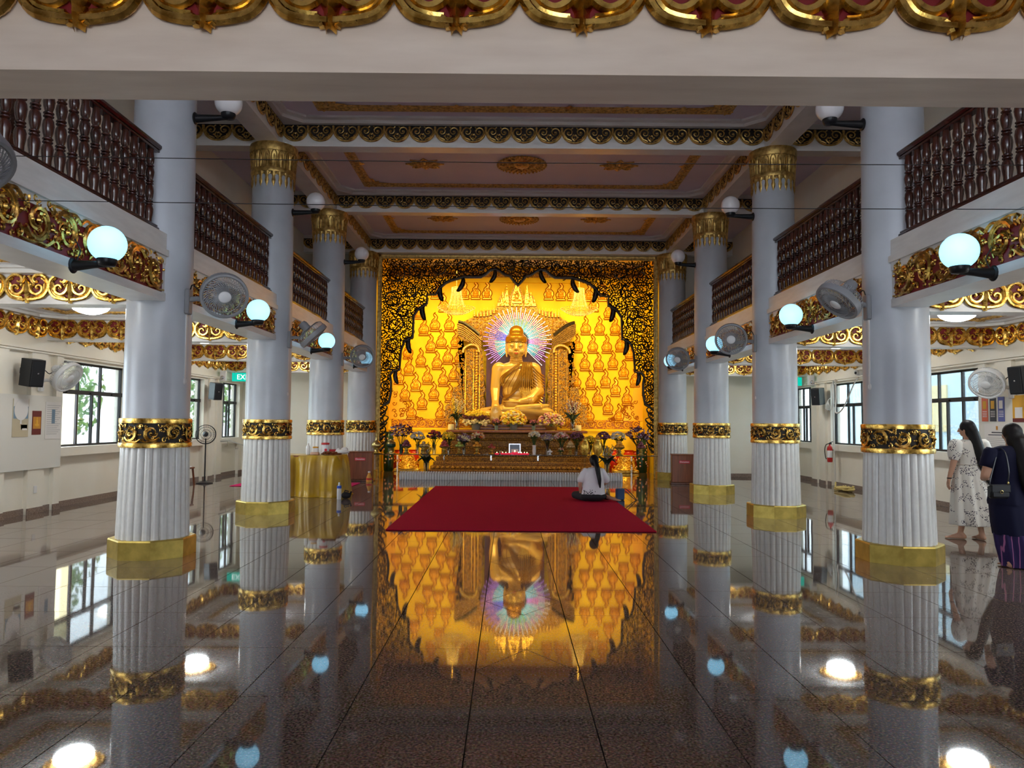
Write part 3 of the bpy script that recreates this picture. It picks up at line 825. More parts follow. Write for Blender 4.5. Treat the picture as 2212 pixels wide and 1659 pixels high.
# small relief figures in flame niches
def relief_mesh():
    b = MB()
    right = [(.15, 0), (.155, .03), (.12, .07), (.135, .12), (.165, .19), (.155, .27), (.10, .34), (.055, .39), (.075, .44), (.085, .50), (.05, .56), (-.005, .61), (.015, .66)]
    left = [(-.02, .63), (-.045, .58), (-.03, .53), (.01, .50), (-.01, .46), (-.06, .41), (-.10, .36), (-.095, .31), (-.13, .26), (-.155, .20), (-.14, .13), (-.11, .07), (-.155, .03), (-.15, 0)]
    poly = right+left
    b.prism(poly, -.022, 0)
    b.ell((0, -.03, .335), (.034, .035, .042), 8, 6); b.ell((0, -.03, .382), (.016, .02, .02), 6, 4)
    b.ell((0, -.025, .24), (.062, .04, .075), 8, 6); b.ell((0, -.03, .15), (.115, .05, .042), 10, 5)
    b.ell((0, -.03, .085), (.10, .04, .03), 10, 4)
    for s in (-1, 1): b.tube([(s*.055, -.035, .28), (s*.085, -.045, .21), (s*.05, -.065, .165)], [.02, .02, .016], 5)
    b.mat(1)
    b.tube([(x, -.022, z) for x, z in crom(poly+[poly[0]], 1)], .016, 4)
    b.tube([(-.16, -.022, .0), (.16, -.022, 0)], .016, 4); b.tube([(-.12, -.03, .055), (.12, -.03, .055)], .009, 4)
    b.tube([(x, -.04, z) for x, z in ((-.11, .125), (0, .115), (.11, .125))], .008, 4)
    b.tube([(x, -.03, z) for x, z in crom([(-.085, .17), (-.09, .25), (-.06, .33), (0, .40), (.06, .33), (.09, .25), (.085, .17)], 2)], .008, 4)
    return b.mesh('relief_figure', ['relief_gold', 'relief_line'], 45)
ME_REL = relief_mesh()
FIG = [(705, 362), (782, 362), (432, 362), (628, 362), (487, 450), (430, 583), (355, 612), (527, 583), (475, 697), (573, 697), (403, 727), (337, 825), (447, 842), (520, 805), (600, 805), (258, 882), (383, 942), (490, 955), (562, 922), (305, 990), (645, 920), (233, 1057),
       (428, 1052), (350, 1113), (537, 1065), (278, 1180), (475, 1185), (320, 500), (250, 772), (190, 945), (600, 1040),
       (1203, 362), (1285, 365), (1362, 365), (1475, 370), (1570, 368), (1510, 440), (1612, 492), (1455, 598), (1550, 598), (1655, 598), (1400, 720), (1503, 722), (1598, 722), (1690, 712), (1450, 842), (1543, 845), (1640, 832), (1755, 770), (1390, 965), (1490, 968), (1590, 957),
       (1713, 895), (1790, 950), (1440, 1090), (1537, 1075), (1658, 1015), (1735, 1075), (1607, 1137), (1480, 1195), (1682, 1192), (1340, 845), (1330, 960)]
for cx, cy in FIG:
    u = (800+cx/3.13-1101)*.01566; z = 1.6+(911-530-cy/3.13)*.01566
    put('relief_figure', ME_REL, awall, (u, YW, z), (0, 0, 0), (1.05, 1.3, .99))
b = scrollwork(2.7, .30, 9, ('relief_gold', 'relief_line'), 12)
me_ab = b.mesh('scroll_border', ['relief_gold', 'relief_line'], 50)
for s in (-1, 1):
    put('scroll_border', me_ab, awall, (XC+s*2.85, YW, 1.53), None, (s, 1, 1))
    b = MB()                                # rising leafy corner
    for k in range(26):
        a = rnd.uniform(0, 1); hgt = rnd.uniform(0, 1.25)*(1-a)**1.6
        b.tube([(s*(4.15-a*1.0)+x, -.02, 1.68+hgt+z) for x, z in spiral(0, 0, .085, .012, rnd.uniform(0, 6), 1.1, 8, rnd.choice((-1, 1)))], .013, 4, .9)
    b.mat(1); b.prism([(s*4.28, 1.66), (s*3.1, 1.66), (s*3.35, 1.78), (s*3.25, 1.95), (s*3.55, 1.95), (s*3.75, 2.15), (s*3.95, 2.5), (s*4.05, 2.95), (s*4.28, 3.0)], -.015, 0)
    b.build('leafy_corner', ['relief_line', 'relief_gold'], awall, None, (XC, YW, 0))

# ---- carved openwork screen
HALF = [(3.84, 2.04), (3.69, 2.12), (3.63, 2.42), (3.63, 2.72), (3.665, 2.91), (3.57, 3.035), (3.40, 3.06), (3.38, 3.36), (3.36, 3.63), (3.275, 3.87), (3.15, 3.965), (3.03, 4.0), (3.02, 4.31), (3.01, 4.63), (2.90, 4.80), (2.71, 4.93), (2.63, 5.0),
        (2.63, 5.25), (2.38, 5.26), (2.27, 5.44), (2.10, 5.59), (1.93, 5.67), (1.585, 5.77), (1.07, 5.78), (.94, 5.86), (.81, 5.98), (.656, 6.01), (.50, 5.93), (.38, 5.84), (.234, 5.81), (.115, 5.66), (0, 5.54)]
OPEN = [(3.86, .3)]+HALF
POLY = [(-d, z) for d, z in OPEN]+[(d, z) for d, z in OPEN[-2::-1]]
def in_poly(x, z, P):
    r = False; j = len(P)-1
    for i in range(len(P)):
        xi, zi = P[i]; xj, zj = P[j]
        if (zi > z) != (zj > z) and x < (xj-xi)*(z-zi)/(zj-zi)+xi: r = not r
        j = i
    return r
scr = thing('altar_screen', 'dark gilded openwork arch screen of carved scrolls framing the altar', 'carved screen', (XC, YS, 0))
b = MB()
for s in (-1, 1):
    b.bbox(*sorted((s*4.06, s*3.965)), -.07, .07, .0, 6.42, .015)
    b.bbox(*sorted((s*4.02, s*3.935)), -.045, .045, .0, 6.33, .012)
b.bbox(-4.06, 4.06, -.07, .07, 6.33, 6.42, .015); b.bbox(-3.98, 3.98, -.045, .045, 6.295, 6.34, .012)
b.build('border_frame', 'old_gold', scr)
b = MB()
def inside_band(x, z): return abs(x) < 3.95 and .75 < z < 6.31 and not in_poly(x, z, POLY)
grnd = random.Random(11); st = .078; cnt = 0
for iz in range(int(.75/st), int(6.32/st)+1):
    for ix in range(int(-4.0/st), int(4.0/st)+1):
        x = ix*st+(iz % 2)*st/2+grnd.uniform(-.02, .02); z = iz*st+grnd.uniform(-.02, .02)
        if not inside_band(x, z): continue
        kx, kz = (.05 if x > 0 else -.05), 0
        yy = grnd.uniform(-.012, .012); a0 = grnd.uniform(0, 2*PI); sg = grnd.choice((-1, 1)); q = grnd.random()
        if q < .62:
            pts = spiral(x, z, grnd.uniform(.050, .068), .012, a0, grnd.uniform(.8, 1.15), 9, sg); N = len(pts)
            rad = [.0165-.006*i/N for i in range(N)]
        else:
            L = grnd.uniform(.06, .085); bend_ = grnd.uniform(-.03, .03)
            pts = [(x+t*L*math.cos(a0)-bend_*(1-t*t)*math.sin(a0), z+t*L*math.sin(a0)+bend_*(1-t*t)*math.cos(a0)) for t in (-1, -.5, 0, .5, 1)]
            rad = [.008, .017, .022, .016, .004]
        b.tube([(px, yy, pz) for px, pz in pts], rad, 4, 1.3); cnt += 1
# broad master scrolls that carry the pattern
for s in (-1, 1):
    for (cx, cz, r0, sg) in ((3.55, 5.85, .30, 1), (2.95, 5.95, .24, -1), (3.62, 5.1, .26, -1), (3.15, 5.35, .22, 1), (2.3, 6.02, .22, 1), (1.6, 6.06, .2, -1), (3.55, 4.4, .28, 1), (3.3, 4.75, .2, -1), (3.6, 3.75, .22, -1),
                             (3.78, 3.2, .16, 1), (3.8, 2.6, .14, -1), (.25, 6.12, .16, 1), (1.1, 6.1, .16, 1)):
        q = spiral(s*cx, cz, r0, .035, 1.2, 1.5, 22, sg*s)
        b.tube([(x, -.03, z) for x, z in q], [.024-.012*i/22 for i in range(23)], 5, 1.0)
o = b.build('filigree', 'screen_lacquer', scr, 45); o['kind'] = 'stuff'
b = MB()
path = [(-d, z) for d, z in HALF]+[(d, z) for d, z in HALF[-2::-1]]
b.tube([(x, -.02, z) for x, z in path], .036, 6, 1.6); b.tube([(x, -.06, z+.045) for x, z in path], .016, 5)
b.build('arch_moulding', 'screen_lacquer', scr, 50)
def pend_mesh():
    b = MB()
    path = crom([(0, .04), (-.055, -.05), (-.05, -.19), (.0, -.31), (.065, -.42), (.10, -.47)], 3); N = len(path)
    ww = [.03+.065*math.sin(PI*min(1, i/(N-1)*1.05))**.8 if i < N-1 else .006 for i in range(N)]
    b.tube([(p[0], 0, p[1]) for p in path], ww, 8, .45)
    for i, p in enumerate(path):
        for q in (-1, -.35, .35, 1):
            b.ell((p[0]+q*ww[i]*.9, -.03*(1-.5*abs(q)), p[1]), .017, 5, 4)
    return b.mesh('hanging_leaf', 'screen_lacquer', 60)
ME_PEND = pend_mesh()
for s in (-1, 1):
    for (d, z, sc_) in ((.69, 5.97, .85), (1.62, 5.74, .95), (2.20, 5.50, 1.0), (2.70, 4.94, 1.0), (3.10, 3.96, .95), (3.46, 3.03, .85)):
        put('hanging_leaf', ME_PEND, scr, (s*d, -.03, z), (0, R(-8)*s, 0), (s*sc_*.8*(1 if d < 1.8 else -1), 1, sc_*.9))
for s in (-1, 1):                            # foot leaves of the posts
    b = MB()
    for k in range(9):
        z = .75+k*.15
        rib(b, [(s*3.94, z), (s*(3.84-.05*(k % 2)), z+.08), (s*(3.78-.04*(k % 3)), z+.2), (s*3.86, z+.26)], .035, 1.0, 0, 5, 3, False, lambda t: 1.1-.8*t)
    b.build('post_foliage', 'screen_lacquer', scr, 50)

# ---- throne back behind the statue
th = thing('throne_back', 'towering gilded throne back with pillars, wings and spires behind the statue', 'throne', (XC, 25.12, 0))
TK = .01534                                  # metres per photo pixel at this depth
def tp(cx, cy): return ((cx-1005)/3.13*TK, 1.6+(381-cy/3.13)*TK)
def encrust(b, poly, step, size, seed, y=-.06, n=4, w=.016):
    g = random.Random(seed); xs = [p[0] for p in poly]; zs = [p[1] for p in poly]
    z = min(zs)
    while z < max(zs):
        x = min(xs)
        while x < max(xs):
            px, pz = x+g.uniform(-.3, .3)*step, z+g.uniform(-.3, .3)*step
            if in_poly(px, pz, poly):
                if g.random() < .7:
                    b.tube([(u, y, v) for u, v in spiral(px, pz, size, .01, g.uniform(0, 6), .95, 7, g.choice((-1, 1)))], w, n, 1.2)
                else: b.ell((px, y-.01, pz), size*.5, 6, 4)
            x += step
        z += step
def mirror_poly(P): return [(-x, z) for x, z in P][::-1]
crown = [tp(*p) for p in ((700, 480), (760, 440), (860, 420), (890, 330), (925, 300), (960, 330), (985, 260), (1005, 230), (1025, 260), (1050, 330), (1085, 300), (1120, 330), (1150, 420), (1250, 440), (1310, 480), (1390, 520), (1240, 640), (1150, 720), (860, 720), (770, 640), (620, 520))]
b = MB(); b.prism(crown, -.04, .06); b.build('crown_panel', 'altar_brown_gold', th)
b = MB(); encrust(b, crown, .115, .05, 5); o = b.build('crown_carving', 'altar_gold', th, 50); o['kind'] = 'stuff'
# spires of the crown
for (cx, top, w_) in ((1005, 225, 40), (935, 250, 17), (1075, 250, 17), (908, 300, 14), (1102, 300, 14), (885, 355, 12), (1125, 355, 12)):
    x, zt = tp(cx, top); _, zb = tp(cx, 400); hw = w_/3.13*TK
    b = MB(); pts = [(x-hw, zb), (x-hw*.8, zb+(zt-zb)*.35), (x-hw*.45, zb+(zt-zb)*.6), (x, zt), (x+hw*.45, zb+(zt-zb)*.6), (x+hw*.8, zb+(zt-zb)*.35), (x+hw, zb)]
    b.prism(pts, -.10, -.03); encrust(b, pts, .07, .03, cx, -.11, 4, .011)
    b.build('spire', 'altar_gold', th)
b = MB()                                     # small seated figure in the crown
x, z = tp(1005, 370); b.ell((x, -.14, z+.04), (.14, .06, .05), 10, 5); b.ell((x, -.14, z+.17), (.075, .05, .10), 10, 6); b.ell((x, -.15, z+.31), .05, 8, 6); b.box(x-.17, x+.17, -.2, -.06, z-.06, z-.01)
b.build('crown_figure', 'altar_gold', th, 60)
pg = MB(); pg.lathe([(.045, 0), (.05, .03), (.035, .05), (.04, .09), (.028, .12), (.03, .15), (.012, .19), (.006, .26), (.001, .30)], 8); ME_PAG = pg.mesh('pagoda_finial', 'altar_gold', 45)
for k, (cx, cy) in enumerate(((715, 470), (737, 472), (760, 470), (782, 470), (805, 466), (828, 460), (850, 448), (1160, 448), (1182, 460), (1205, 466), (1228, 470), (1250, 470), (1272, 472), (1294, 470))):
    x, z = tp(cx, cy); put('pagoda_finial', ME_PAG, th, (x, -.08, z-.02))
for s in (-1, 1):
    # pillar
    def tq(cx, cy): x, z = tp(cx, cy); return (s*-x, z) if False else ((x, z) if s < 0 else (-x, z))
    P = [tq(*p) for p in ((655, 1200), (795, 1200), (795, 1060), (780, 1020), (798, 985), (785, 930), (795, 880), (780, 840), (772, 700), (740, 690), (700, 690), (665, 705), (655, 760))]
    b = MB(); b.prism(P, -.10, .05); pil = b.build('pillar_panel', 'altar_brown_gold', th)
    b = MB(); encrust(b, P, .10, .045, 21+s, -.12, 4, .015); o = b.build('pillar_carving', 'altar_gold', th, 50); o['kind'] = 'stuff'
    b = MB()
    for cx in (735,):
        for k in range(26):
            x, z = tq(cx, 715+k*18.5); b.ell((x, -.15, z), .045, 8, 6)
    for cx in (660, 715, 757):
        b.tube([(*tq(cx, 1200)[:1], -.13, tq(cx, 1200)[1]), (*tq(cx, 700)[:1], -.13, tq(cx, 700)[1])], .018, 5)
    b.build('pillar_beading', 'altar_gold', pil, 60)
    b = MB()                                  # arch on the pillar head
    q = [tq(*p) for p in ((640, 725), (650, 695), (685, 672), (720, 672), (745, 690), (752, 720))]
    b.tube([(x, -.16, z) for x, z in crom(q, 4)], .05, 6); b.build('pillar_arch', 'altar_gold', th, 60)
    # swooping wing
    W = [tq(*p) for p in ((598, 525), (625, 512), (680, 545), (735, 575), (768, 620), (755, 690), (700, 660), (640, 640), (605, 600))]
    b = MB(); b.prism(W, -.16, -.02); b.mat(1)
    for off, wd in ((0, .026), (16, .018), (30, .018), (44, .018), (58, .018), (70, .016)):
        q = [tq(cx, cy+off) for cx, cy in ((600, 528), (640, 540), (690, 575), (735, 610), (765, 640))]
        b.tube([(x, -.18, z) for x, z in crom(q, 3)], wd, 5)
    b.mat(2); q = [tq(cx, cy) for cx, cy in ((608, 512), (650, 525), (700, 558), (752, 600))]
    b.tube([(x, -.20, z) for x, z in crom(q, 3)], [.05]*13, 5)
    b.build('wing', ['altar_brown_gold', 'altar_brown_gold', 'screen_lacquer'], th, 50)
    b = MB()                                  # side crest beneath the pillar foot
    C = [tq(*p) for p in ((520, 1200), (660, 1200), (660, 780), (610, 740), (600, 640), (640, 640), (650, 700), (600, 820), (640, 850), (590, 900), (640, 950), (580, 960), (560, 1060), (520, 1090))]
    encrust(b, C, .105, .048, 31+s, -.03, 4, .016); b.mat(1); b.prism(C, -.01, .08)
    o = b.build('side_crest', ['altar_gold', 'altar_brown_gold'], th, 50)
b = MB(); x0, z0 = tp(800, 1200); x1, z1 = tp(1205, 720); b.box(x0, x1, .0, .06, z0, z1+.6); b.build('dark_recess', 'door_wood', th)

# ---- LED halo
hal = thing('led_halo', 'radiating halo of coloured led rays glowing behind the statue head', 'halo light', (XC+.03, 24.85, 4.27))
PAL = {'halo_white': (.85, .95, 1), 'halo_cyan': (.12, .80, 1), 'halo_blue': (.12, .16, 1), 'halo_violet': (.55, .28, 1), 'halo_green': (.15, .9, .35), 'halo_magenta': (.9, .3, .9)}
for k_, c_ in PAL.items(): mat(k_, c_, .4, emis=c_, estr=1.15)
HN = 68
for k in range(HN):
    a = R(-44)+R(268)*k/(HN-1)
    deg = math.degrees(a)
    long_ = k % 2 == 0
    ring = ('halo_white', 'halo_cyan', 'halo_white', 'halo_violet')[k % 4] if deg < 130 else 'halo_violet'
    if 132 < deg < 172: ring = 'halo_blue' if k % 4 < 2 else 'halo_violet'
    if deg < 5: ring = 'halo_violet' if k % 3 else 'halo_white'
    inner = 'halo_cyan' if k % 3 else 'halo_white'
    if 55 < deg < 105: inner = 'halo_green' if k % 3 == 0 else 'halo_cyan'
    if 150 < deg < 178: inner = 'halo_blue'
    if -10 < deg < 12: inner = 'halo_magenta'
    r0, r1 = (.40, 1.15) if long_ else (.36, .98)
    names = [ring, inner]; bb = MB(); n = int((r1-r0)/.050)
    pts = []; rad = []
    for q in range(n):                       # a string of beads, one continuous piece
        for u, w_ in ((.08, .003), (.3, .011), (.6, .011), (.92, .003)):
            r = r0+(r1-r0)*(q+u)/n; pts.append((r*math.cos(a), 0, r*math.sin(a))); rad.append(w_)
    bb.tube(pts, rad, 5)
    for fi, f_ in enumerate(bb.f):
        v_ = bb.v[f_[0]]; bb.m[fi] = 0 if math.hypot(v_[0], v_[2]) > .74 else 1
    bb.build('light_ray', names, hal)
b = MB(); b.lathe([(.36, 0), (.36, .02), (.30, .02)], 40, M=Matrix.Rotation(PI/2, 4, 'X'), cap=False)
for k in range(0, HN, 2):
    a = R(-44)+R(268)*k/(HN-1); b.tube([(.34*math.cos(a), .03, .34*math.sin(a)), (1.15*math.cos(a), .03, 1.15*math.sin(a))], .008, 4)
b.build('halo_frame', 'black_metal', hal)

# ---- stepped pedestal
ped = thing('altar_pedestal', 'stepped brown and gold carved pedestal beneath the statue', 'pedestal', (XC, 23.35, 0))
TIER = [(2.75, 0, .10, 0), (2.66, .10, .22, .06), (2.58, .22, .34, .10), (2.50, .34, .50, .16), (2.42, .50, .56, .20), (2.34, .56, .74, .24), (2.28, .74, .80, .28), (2.2, .80, 1.00, .34), (2.16, 1.0, 1.06, .36), (2.12, 1.06, 1.22, .40)]
for k, (hw, z0, z1, yy) in enumerate(TIER):
    b = MB(); b.bbox(-hw, hw, yy, 2.0, z0, z1, .012); b.build('tier', 'pedestal_gold', ped)
b = MB(); b.bbox(-2.18, 2.22, .0, 2.0, 1.255, 1.33, .015); b.build('top_slab', 'box_wood', ped)
for (hw, zc, h, yy, n) in ((2.50, .42, .15, .155, 24), (2.34, .65, .16, .235, 20), (2.2, .90, .18, .335, 18), (2.12, 1.14, .14, .395, 22)):
    scrollwork(2*hw-.06, h, n, ('altar_gold',), 9, -.012, False).build('scroll_band', 'altar_brown_gold', ped, 50, (0, yy, zc))
for (hw, zz, yy, n) in ((2.66, .16, .05, 34), (2.42, .53, .19, 60), (2.28, .77, .27, 60), (2.16, 1.03, .35, 60)):
    b = MB()
    for k in range(n): b.ell((-hw+2*hw*(k+.5)/n, yy, zz), (.035 if n > 40 else .06, .03, .022 if n > 40 else .045), 6, 4)
    b.build('beading', 'altar_brown_gold', ped, 60)
b = MB(); b.bbox(-1.25, 1.3, .54, 1.9, 1.33, 1.42, .02); b.bbox(-1.18, 1.22, .56, 1.85, 1.42, 1.52, .02); b.build('plinth', 'door_wood', ped)

# ---- the seated statue
m = mat('statue_skin', (.62, .38, .09), .26, .15, coat=.35)
m = mat('statue_robe', (.50, .25, .03), .25, .5, coat=.3)
m = mat('statue_hair', (.40, .18, .012), .25, .6)
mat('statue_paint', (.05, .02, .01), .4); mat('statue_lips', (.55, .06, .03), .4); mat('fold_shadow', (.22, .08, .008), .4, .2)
st_ = thing('buddha_statue', 'large golden seated statue with one hand touching its knee', 'statue', (XC-.01, 24.45, 1.57))
st_.scale = (1.07, .86, 1.03)
b = MB()
# legs folded, mass of lap
b.ell((0, -.05, .20), (1.05, .62, .24), 28, 14)
for s in (-1, 1):
    b.cap((s*.35, .05, .30), (s*.98, -.22, .24), .30, .22)
    b.ell((s*1.02, -.18, .22), (.22, .28, .20), 16, 10)
b.cap((.98, -.42, .30), (.15, -.62, .38), .17, .13); b.cap((-.95, -.42, .22), (.0, -.60, .20), .18, .15)
b.cap((.15, -.62, .38), (-.35, -.58, .40), .12, .08)                        # shin crossing
b.cap((.62, -.58, .50), (.93, -.45, .53), .085, .065)                        # sole laid on the thigh
b.cap((.05, -.62, .45), (.70, -.55, .50), .10, .11)
# torso
b.ell((0, .02, .62), (.44, .31, .36), 24, 14); b.ell((0, 0, .95), (.42, .29, .36), 24, 14); b.ell((0, 0, 1.38), (.51, .31, .46), 24, 14)
b.ell((0, .02, 1.74), (.50, .24, .20), 20, 10)
for s in (-1, 1): b.ell((s*.52, .02, 1.73), (.20, .20, .19), 16, 10); b.ell((s*.22, -.17, 1.38), (.23, .14, .19), 16, 10)
b.cap((0, .02, 1.80), (0, 0, 2.05), .23, .19)
# arm reaching down to the knee
b.cap((-.56, .02, 1.70), (-.63, -.10, 1.05), .185, .15); b.cap((-.63, -.10, 1.05), (-.62, -.42, .62), .15, .105)
b.cap((-.62, -.42, .62), (-.61, -.60, .46), .11, .13); b.ell((-.61, -.65, .38), (.155, .07, .15), 14, 10)
for k, (x, L) in enumerate(((-.72, .36), (-.655, .42), (-.59, .42), (-.525, .38))):
    b.cap((x, -.68, .33), (x-.01+.004*k, -.72, .33-L*.5), .036, .033, 8); b.cap((x-.01+.004*k, -.72, .33-L*.5), (x-.015+.006*k, -.70, .33-L), .033, .024, 8)
b.cap((-.49, -.64, .42), (-.45, -.70, .22), .04, .028, 8)
# arm resting in the lap
b.cap((.56, .02, 1.70), (.66, -.02, 1.02), .20, .19); b.cap((.66, -.02, 1.02), (.42, -.38, .72), .20, .16); b.cap((.42, -.38, .72), (.12, -.50, .66), .12, .09)
b.ell((.02, -.52, .645), (.17, .12, .05), 14, 8)
for k in range(4): b.cap((-.10, -.43-.05*k, .65), (-.36+.03*k, -.46-.045*k, .66), .030, .022, 8)
b.cap((.02, -.42, .68), (-.20, -.45, .73), .036, .026, 8)
# head
b.ell((0, -.02, 2.42), (.30, .30, .40), 24, 18); b.ell((0, -.06, 2.28), (.265, .24, .26), 20, 14); b.ell((0, -.12, 2.12), (.13, .13, .10), 14, 10)
b.ell((0, .03, 2.58), (.315, .32, .24), 24, 14)
b.cap((0, -.31, 2.47), (0, -.365, 2.32), .030, .050, 10); b.ell((-.035, -.335, 2.305), (.035, .035, .028), 8, 6); b.ell((.035, -.335, 2.305), (.035, .035, .028), 8, 6)
b.ell((0, -.29, 2.205), (.075, .04, .028), 10, 6); b.ell((0, -.285, 2.165), (.055, .035, .025), 10, 6)
for s in (-1, 1):
    b.ell((s*.125, -.265, 2.43), (.075, .045, .040), 12, 8)
    b.cap((s*.295, .03, 2.50), (s*.30, .03, 2.26), .045, .045, 8); b.cap((s*.30, .03, 2.26), (s*.285, .03, 2.10), .04, .03, 8)
    b.ell((s*.15, -.20, 2.26), (.11, .09, .10), 12, 8)
me = bake(b, 'body', 'statue_skin', .020, 3); put('body', me, st_)
b = MB(); b.ell((0, .03, 2.66), (.325, .33, .22), 28, 14); b.ell((0, .02, 2.86), (.23, .23, .24), 20, 12); b.lathe([(.315, 2.52), (.335, 2.53), (.34, 2.64), (.325, 2.72), (.30, 2.73)], 32, (0, .01, 0), sy=1.03)
put('hair_cap', bake(b, 'hair_cap', 'statue_hair', .018, 2), st_)
b = MB()
for s in (-1, 1):
    b.tube([(s*x, y-.022, z) for x, y, z in ((.035, -.325, 2.50), (.09, -.335, 2.535), (.15, -.315, 2.53), (.215, -.26, 2.49))], [.006, .010, .010, .004], 5)
    b.tube([(s*x, y-.022, z) for x, y, z in ((.06, -.305, 2.415), (.11, -.318, 2.402), (.16, -.305, 2.405), (.20, -.275, 2.425))], [.006, .013, .012, .004], 5)
b.ell((0, -.335, 2.53), (.020, .01, .020), 8, 6)
b.build('painted_eyes_and_brows', 'statue_paint', st_, 60)
b = MB(); b.tube([(-.075, -.315, 2.19), (-.03, -.34, 2.198), (0, -.34, 2.190), (.03, -.34, 2.198), (.075, -.315, 2.19)], [.006, .016, .016, .016, .006], 6); b.ell((0, -.328, 2.165), (.045, .018, .014), 8, 5)
b.build('lips', 'statue_lips', st_, 60)
# robe: shell over left shoulder, waist and lap with raised pleats
def tor(x, z):                                # front surface of the torso
    a = .56 if z > 1.2 else .50
    d = .30+.06*math.exp(-((z-1.4)/.25)**2)
    return -d*math.sqrt(max(.03, 1-(x/a)**2))-.012
b = MB()
for k in range(9):                            # pleats sweeping from the shoulder to the waist
    t = k/8
    pts = [(.30-.16*t+.0, 1.90-.02*t), (.26-.26*t, 1.60-.06*t), (.16-.42*t, 1.25-.14*t), (-.08-.32*t+.1*t, .92-.13*t), (-.33+.03*t, .86-.16*t)]
    if t > .6: pts = [(.30-.16*t, 1.90), (.10-.28*t, 1.66), (-.10-.36*t, 1.40+.02*t), (-.40, 1.22)]
    q = crom(pts, 4); b.tube([(p[0], tor(p[0], p[1]), p[1]) for p in q], .017, 5, 1.3)
for k in range(7):                            # long vertical pleats of the shoulder cloth
    x0 = .20+.048*k
    q = crom([(x0-.02, 1.91), (x0, 1.65), (x0+.01*k, 1.25), (x0-.02+.012*k, .86)], 4); b.tube([(p[0], tor(p[0]*.93, p[1])-.015, p[1]) for p in q], .021, 5, 1.4)
for k in range(11):                           # sleeve pleats
    z = 1.70-.092*k
    b.tube([(.46, -.20, z+.12), (.55, -.20, z+.02), (.66, -.17, z-.10), (.80, -.10, z-.20), (.85, .03, z-.22)][: 5 if k < 8 else 4], .024, 5, 1.3)
for k in range(6): 
    z = .92-.05*k; b.tube([(.85-.02*k, -.05, z+.05), (.78-.03*k, -.22, z-.03), (.60-.03*k, -.36, z-.10), (.42, -.50, z-.13)], .024, 5, 1.2)
for s in (-1, 1):                             # pleats on the knees
    for k in range(8):
        x = s*(.62+.075*k); b.tube([(x-s*.10, -.30, .49-.018*k), (x-s*.02, -.46+.025*k, .40-.012*k), (x+s*.03, -.50+.04*k, .25), (x+s*.02, -.46+.04*k, .08)], .022, 5, 1.1)
for k in range(5): b.tube([(-.28+.11*k, -.70, .34), (-.26+.12*k, -.73, .20), (-.30+.14*k, -.68, .03)], .024, 5)
put('robe_pleats', b.mesh('robe_pleats', 'statue_robe', 60), st_)
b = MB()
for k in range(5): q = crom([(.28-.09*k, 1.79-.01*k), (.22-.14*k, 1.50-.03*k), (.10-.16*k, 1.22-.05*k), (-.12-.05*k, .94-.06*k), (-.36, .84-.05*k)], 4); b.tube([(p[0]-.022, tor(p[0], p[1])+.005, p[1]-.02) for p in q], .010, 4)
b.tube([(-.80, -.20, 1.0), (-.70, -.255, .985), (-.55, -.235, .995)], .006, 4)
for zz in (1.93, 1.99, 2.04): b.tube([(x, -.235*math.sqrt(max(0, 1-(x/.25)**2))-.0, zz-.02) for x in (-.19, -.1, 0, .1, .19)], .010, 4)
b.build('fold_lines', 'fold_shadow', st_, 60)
b = MB()                                      # flower ornament held before the chest
for k in range(7): b.tube([(.20+.02*k, -.40, .78), (.15+.045*k, -.43, .95), (.10+.055*k, -.44, 1.08+.02*(k % 3))], [.018, .03, .012], 5)
b.build('chest_ornament', 'altar_gold', st_, 60)
# ---- crystal chandeliers
cb_ = MB(); cb_.ell((0, 0, 0), (.013, .013, .024), 5, 4); 
def chandelier():
    t = thing('chandelier', 'x', 'chandelier')
    b = MB(); b.tube([(0, 0, 1.38), (0, 0, -1.5)], .018, 6); b.lathe([(.10, 1.38), (.10, 1.35), (.02, 1.33)], 12); b.build('rod', 'old_gold', t)
    b = MB()
    for rr, z in ((.82, -1.18), (.62, -1.30), (.42, -1.40), (.22, -.25)): b.tube([(rr*math.cos(a*PI/12), rr*math.sin(a*PI/12), z) for a in range(25)], .012, 5, 1, (0, 0, 1))
    for a in range(6): b.tube([(0, 0, -1.2), (.82*math.cos(a*PI/3), .82*math.sin(a*PI/3), -1.18)], .008, 4)
    for a in range(6): ca, sa = math.cos(a*PI/3), math.sin(a*PI/3); b.tube([(.22*ca, .22*sa, -.25), (.42*ca, .42*sa, -1.16), (.62*ca, .62*sa, -1.30), (.42*ca, .42*sa, -1.40)], .007, 4)
    b.build('hoops', 'altar_gold', t, 60)
    b = MB(); g = random.Random(4)
    for k in range(26):
        a = 2*PI*k/26
        for q in range(14):
            u = q/13; r = .22+(.40-.22)*u**2.2; b.ell((r*math.cos(a), r*math.sin(a), -.28-.88*u), (.018, .018, .026), 4, 3)
    for k in range(44):
        a = 2*PI*k/44
        for q in range(9):
            u = q/8; r = .82*(1-u)**.8+.03; b.ell((r*math.cos(a+.07*q), r*math.sin(a+.07*q), -1.20-.30*math.sin(u*PI/2)), (.020, .020, .022), 4, 3)
    o = b.build('crystal_drops', 'altar_crystal', t); o['kind'] = 'stuff'
    return t
mat('altar_crystal', (1.0, .84, .52), .12, .25, coat=.5)
c1 = chandelier(); c1.location = (XC-1.9, 23.3, 5.955); c1.scale = (.68,)*3; c1['label'] = 'crystal chandelier hanging left of the throne'; c1['group'] = 'altar chandeliers'
dup(c1, (XC+1.94, 23.3, 5.955), 0, 'crystal chandelier hanging right of the throne')
for c_ in (c1,): pass
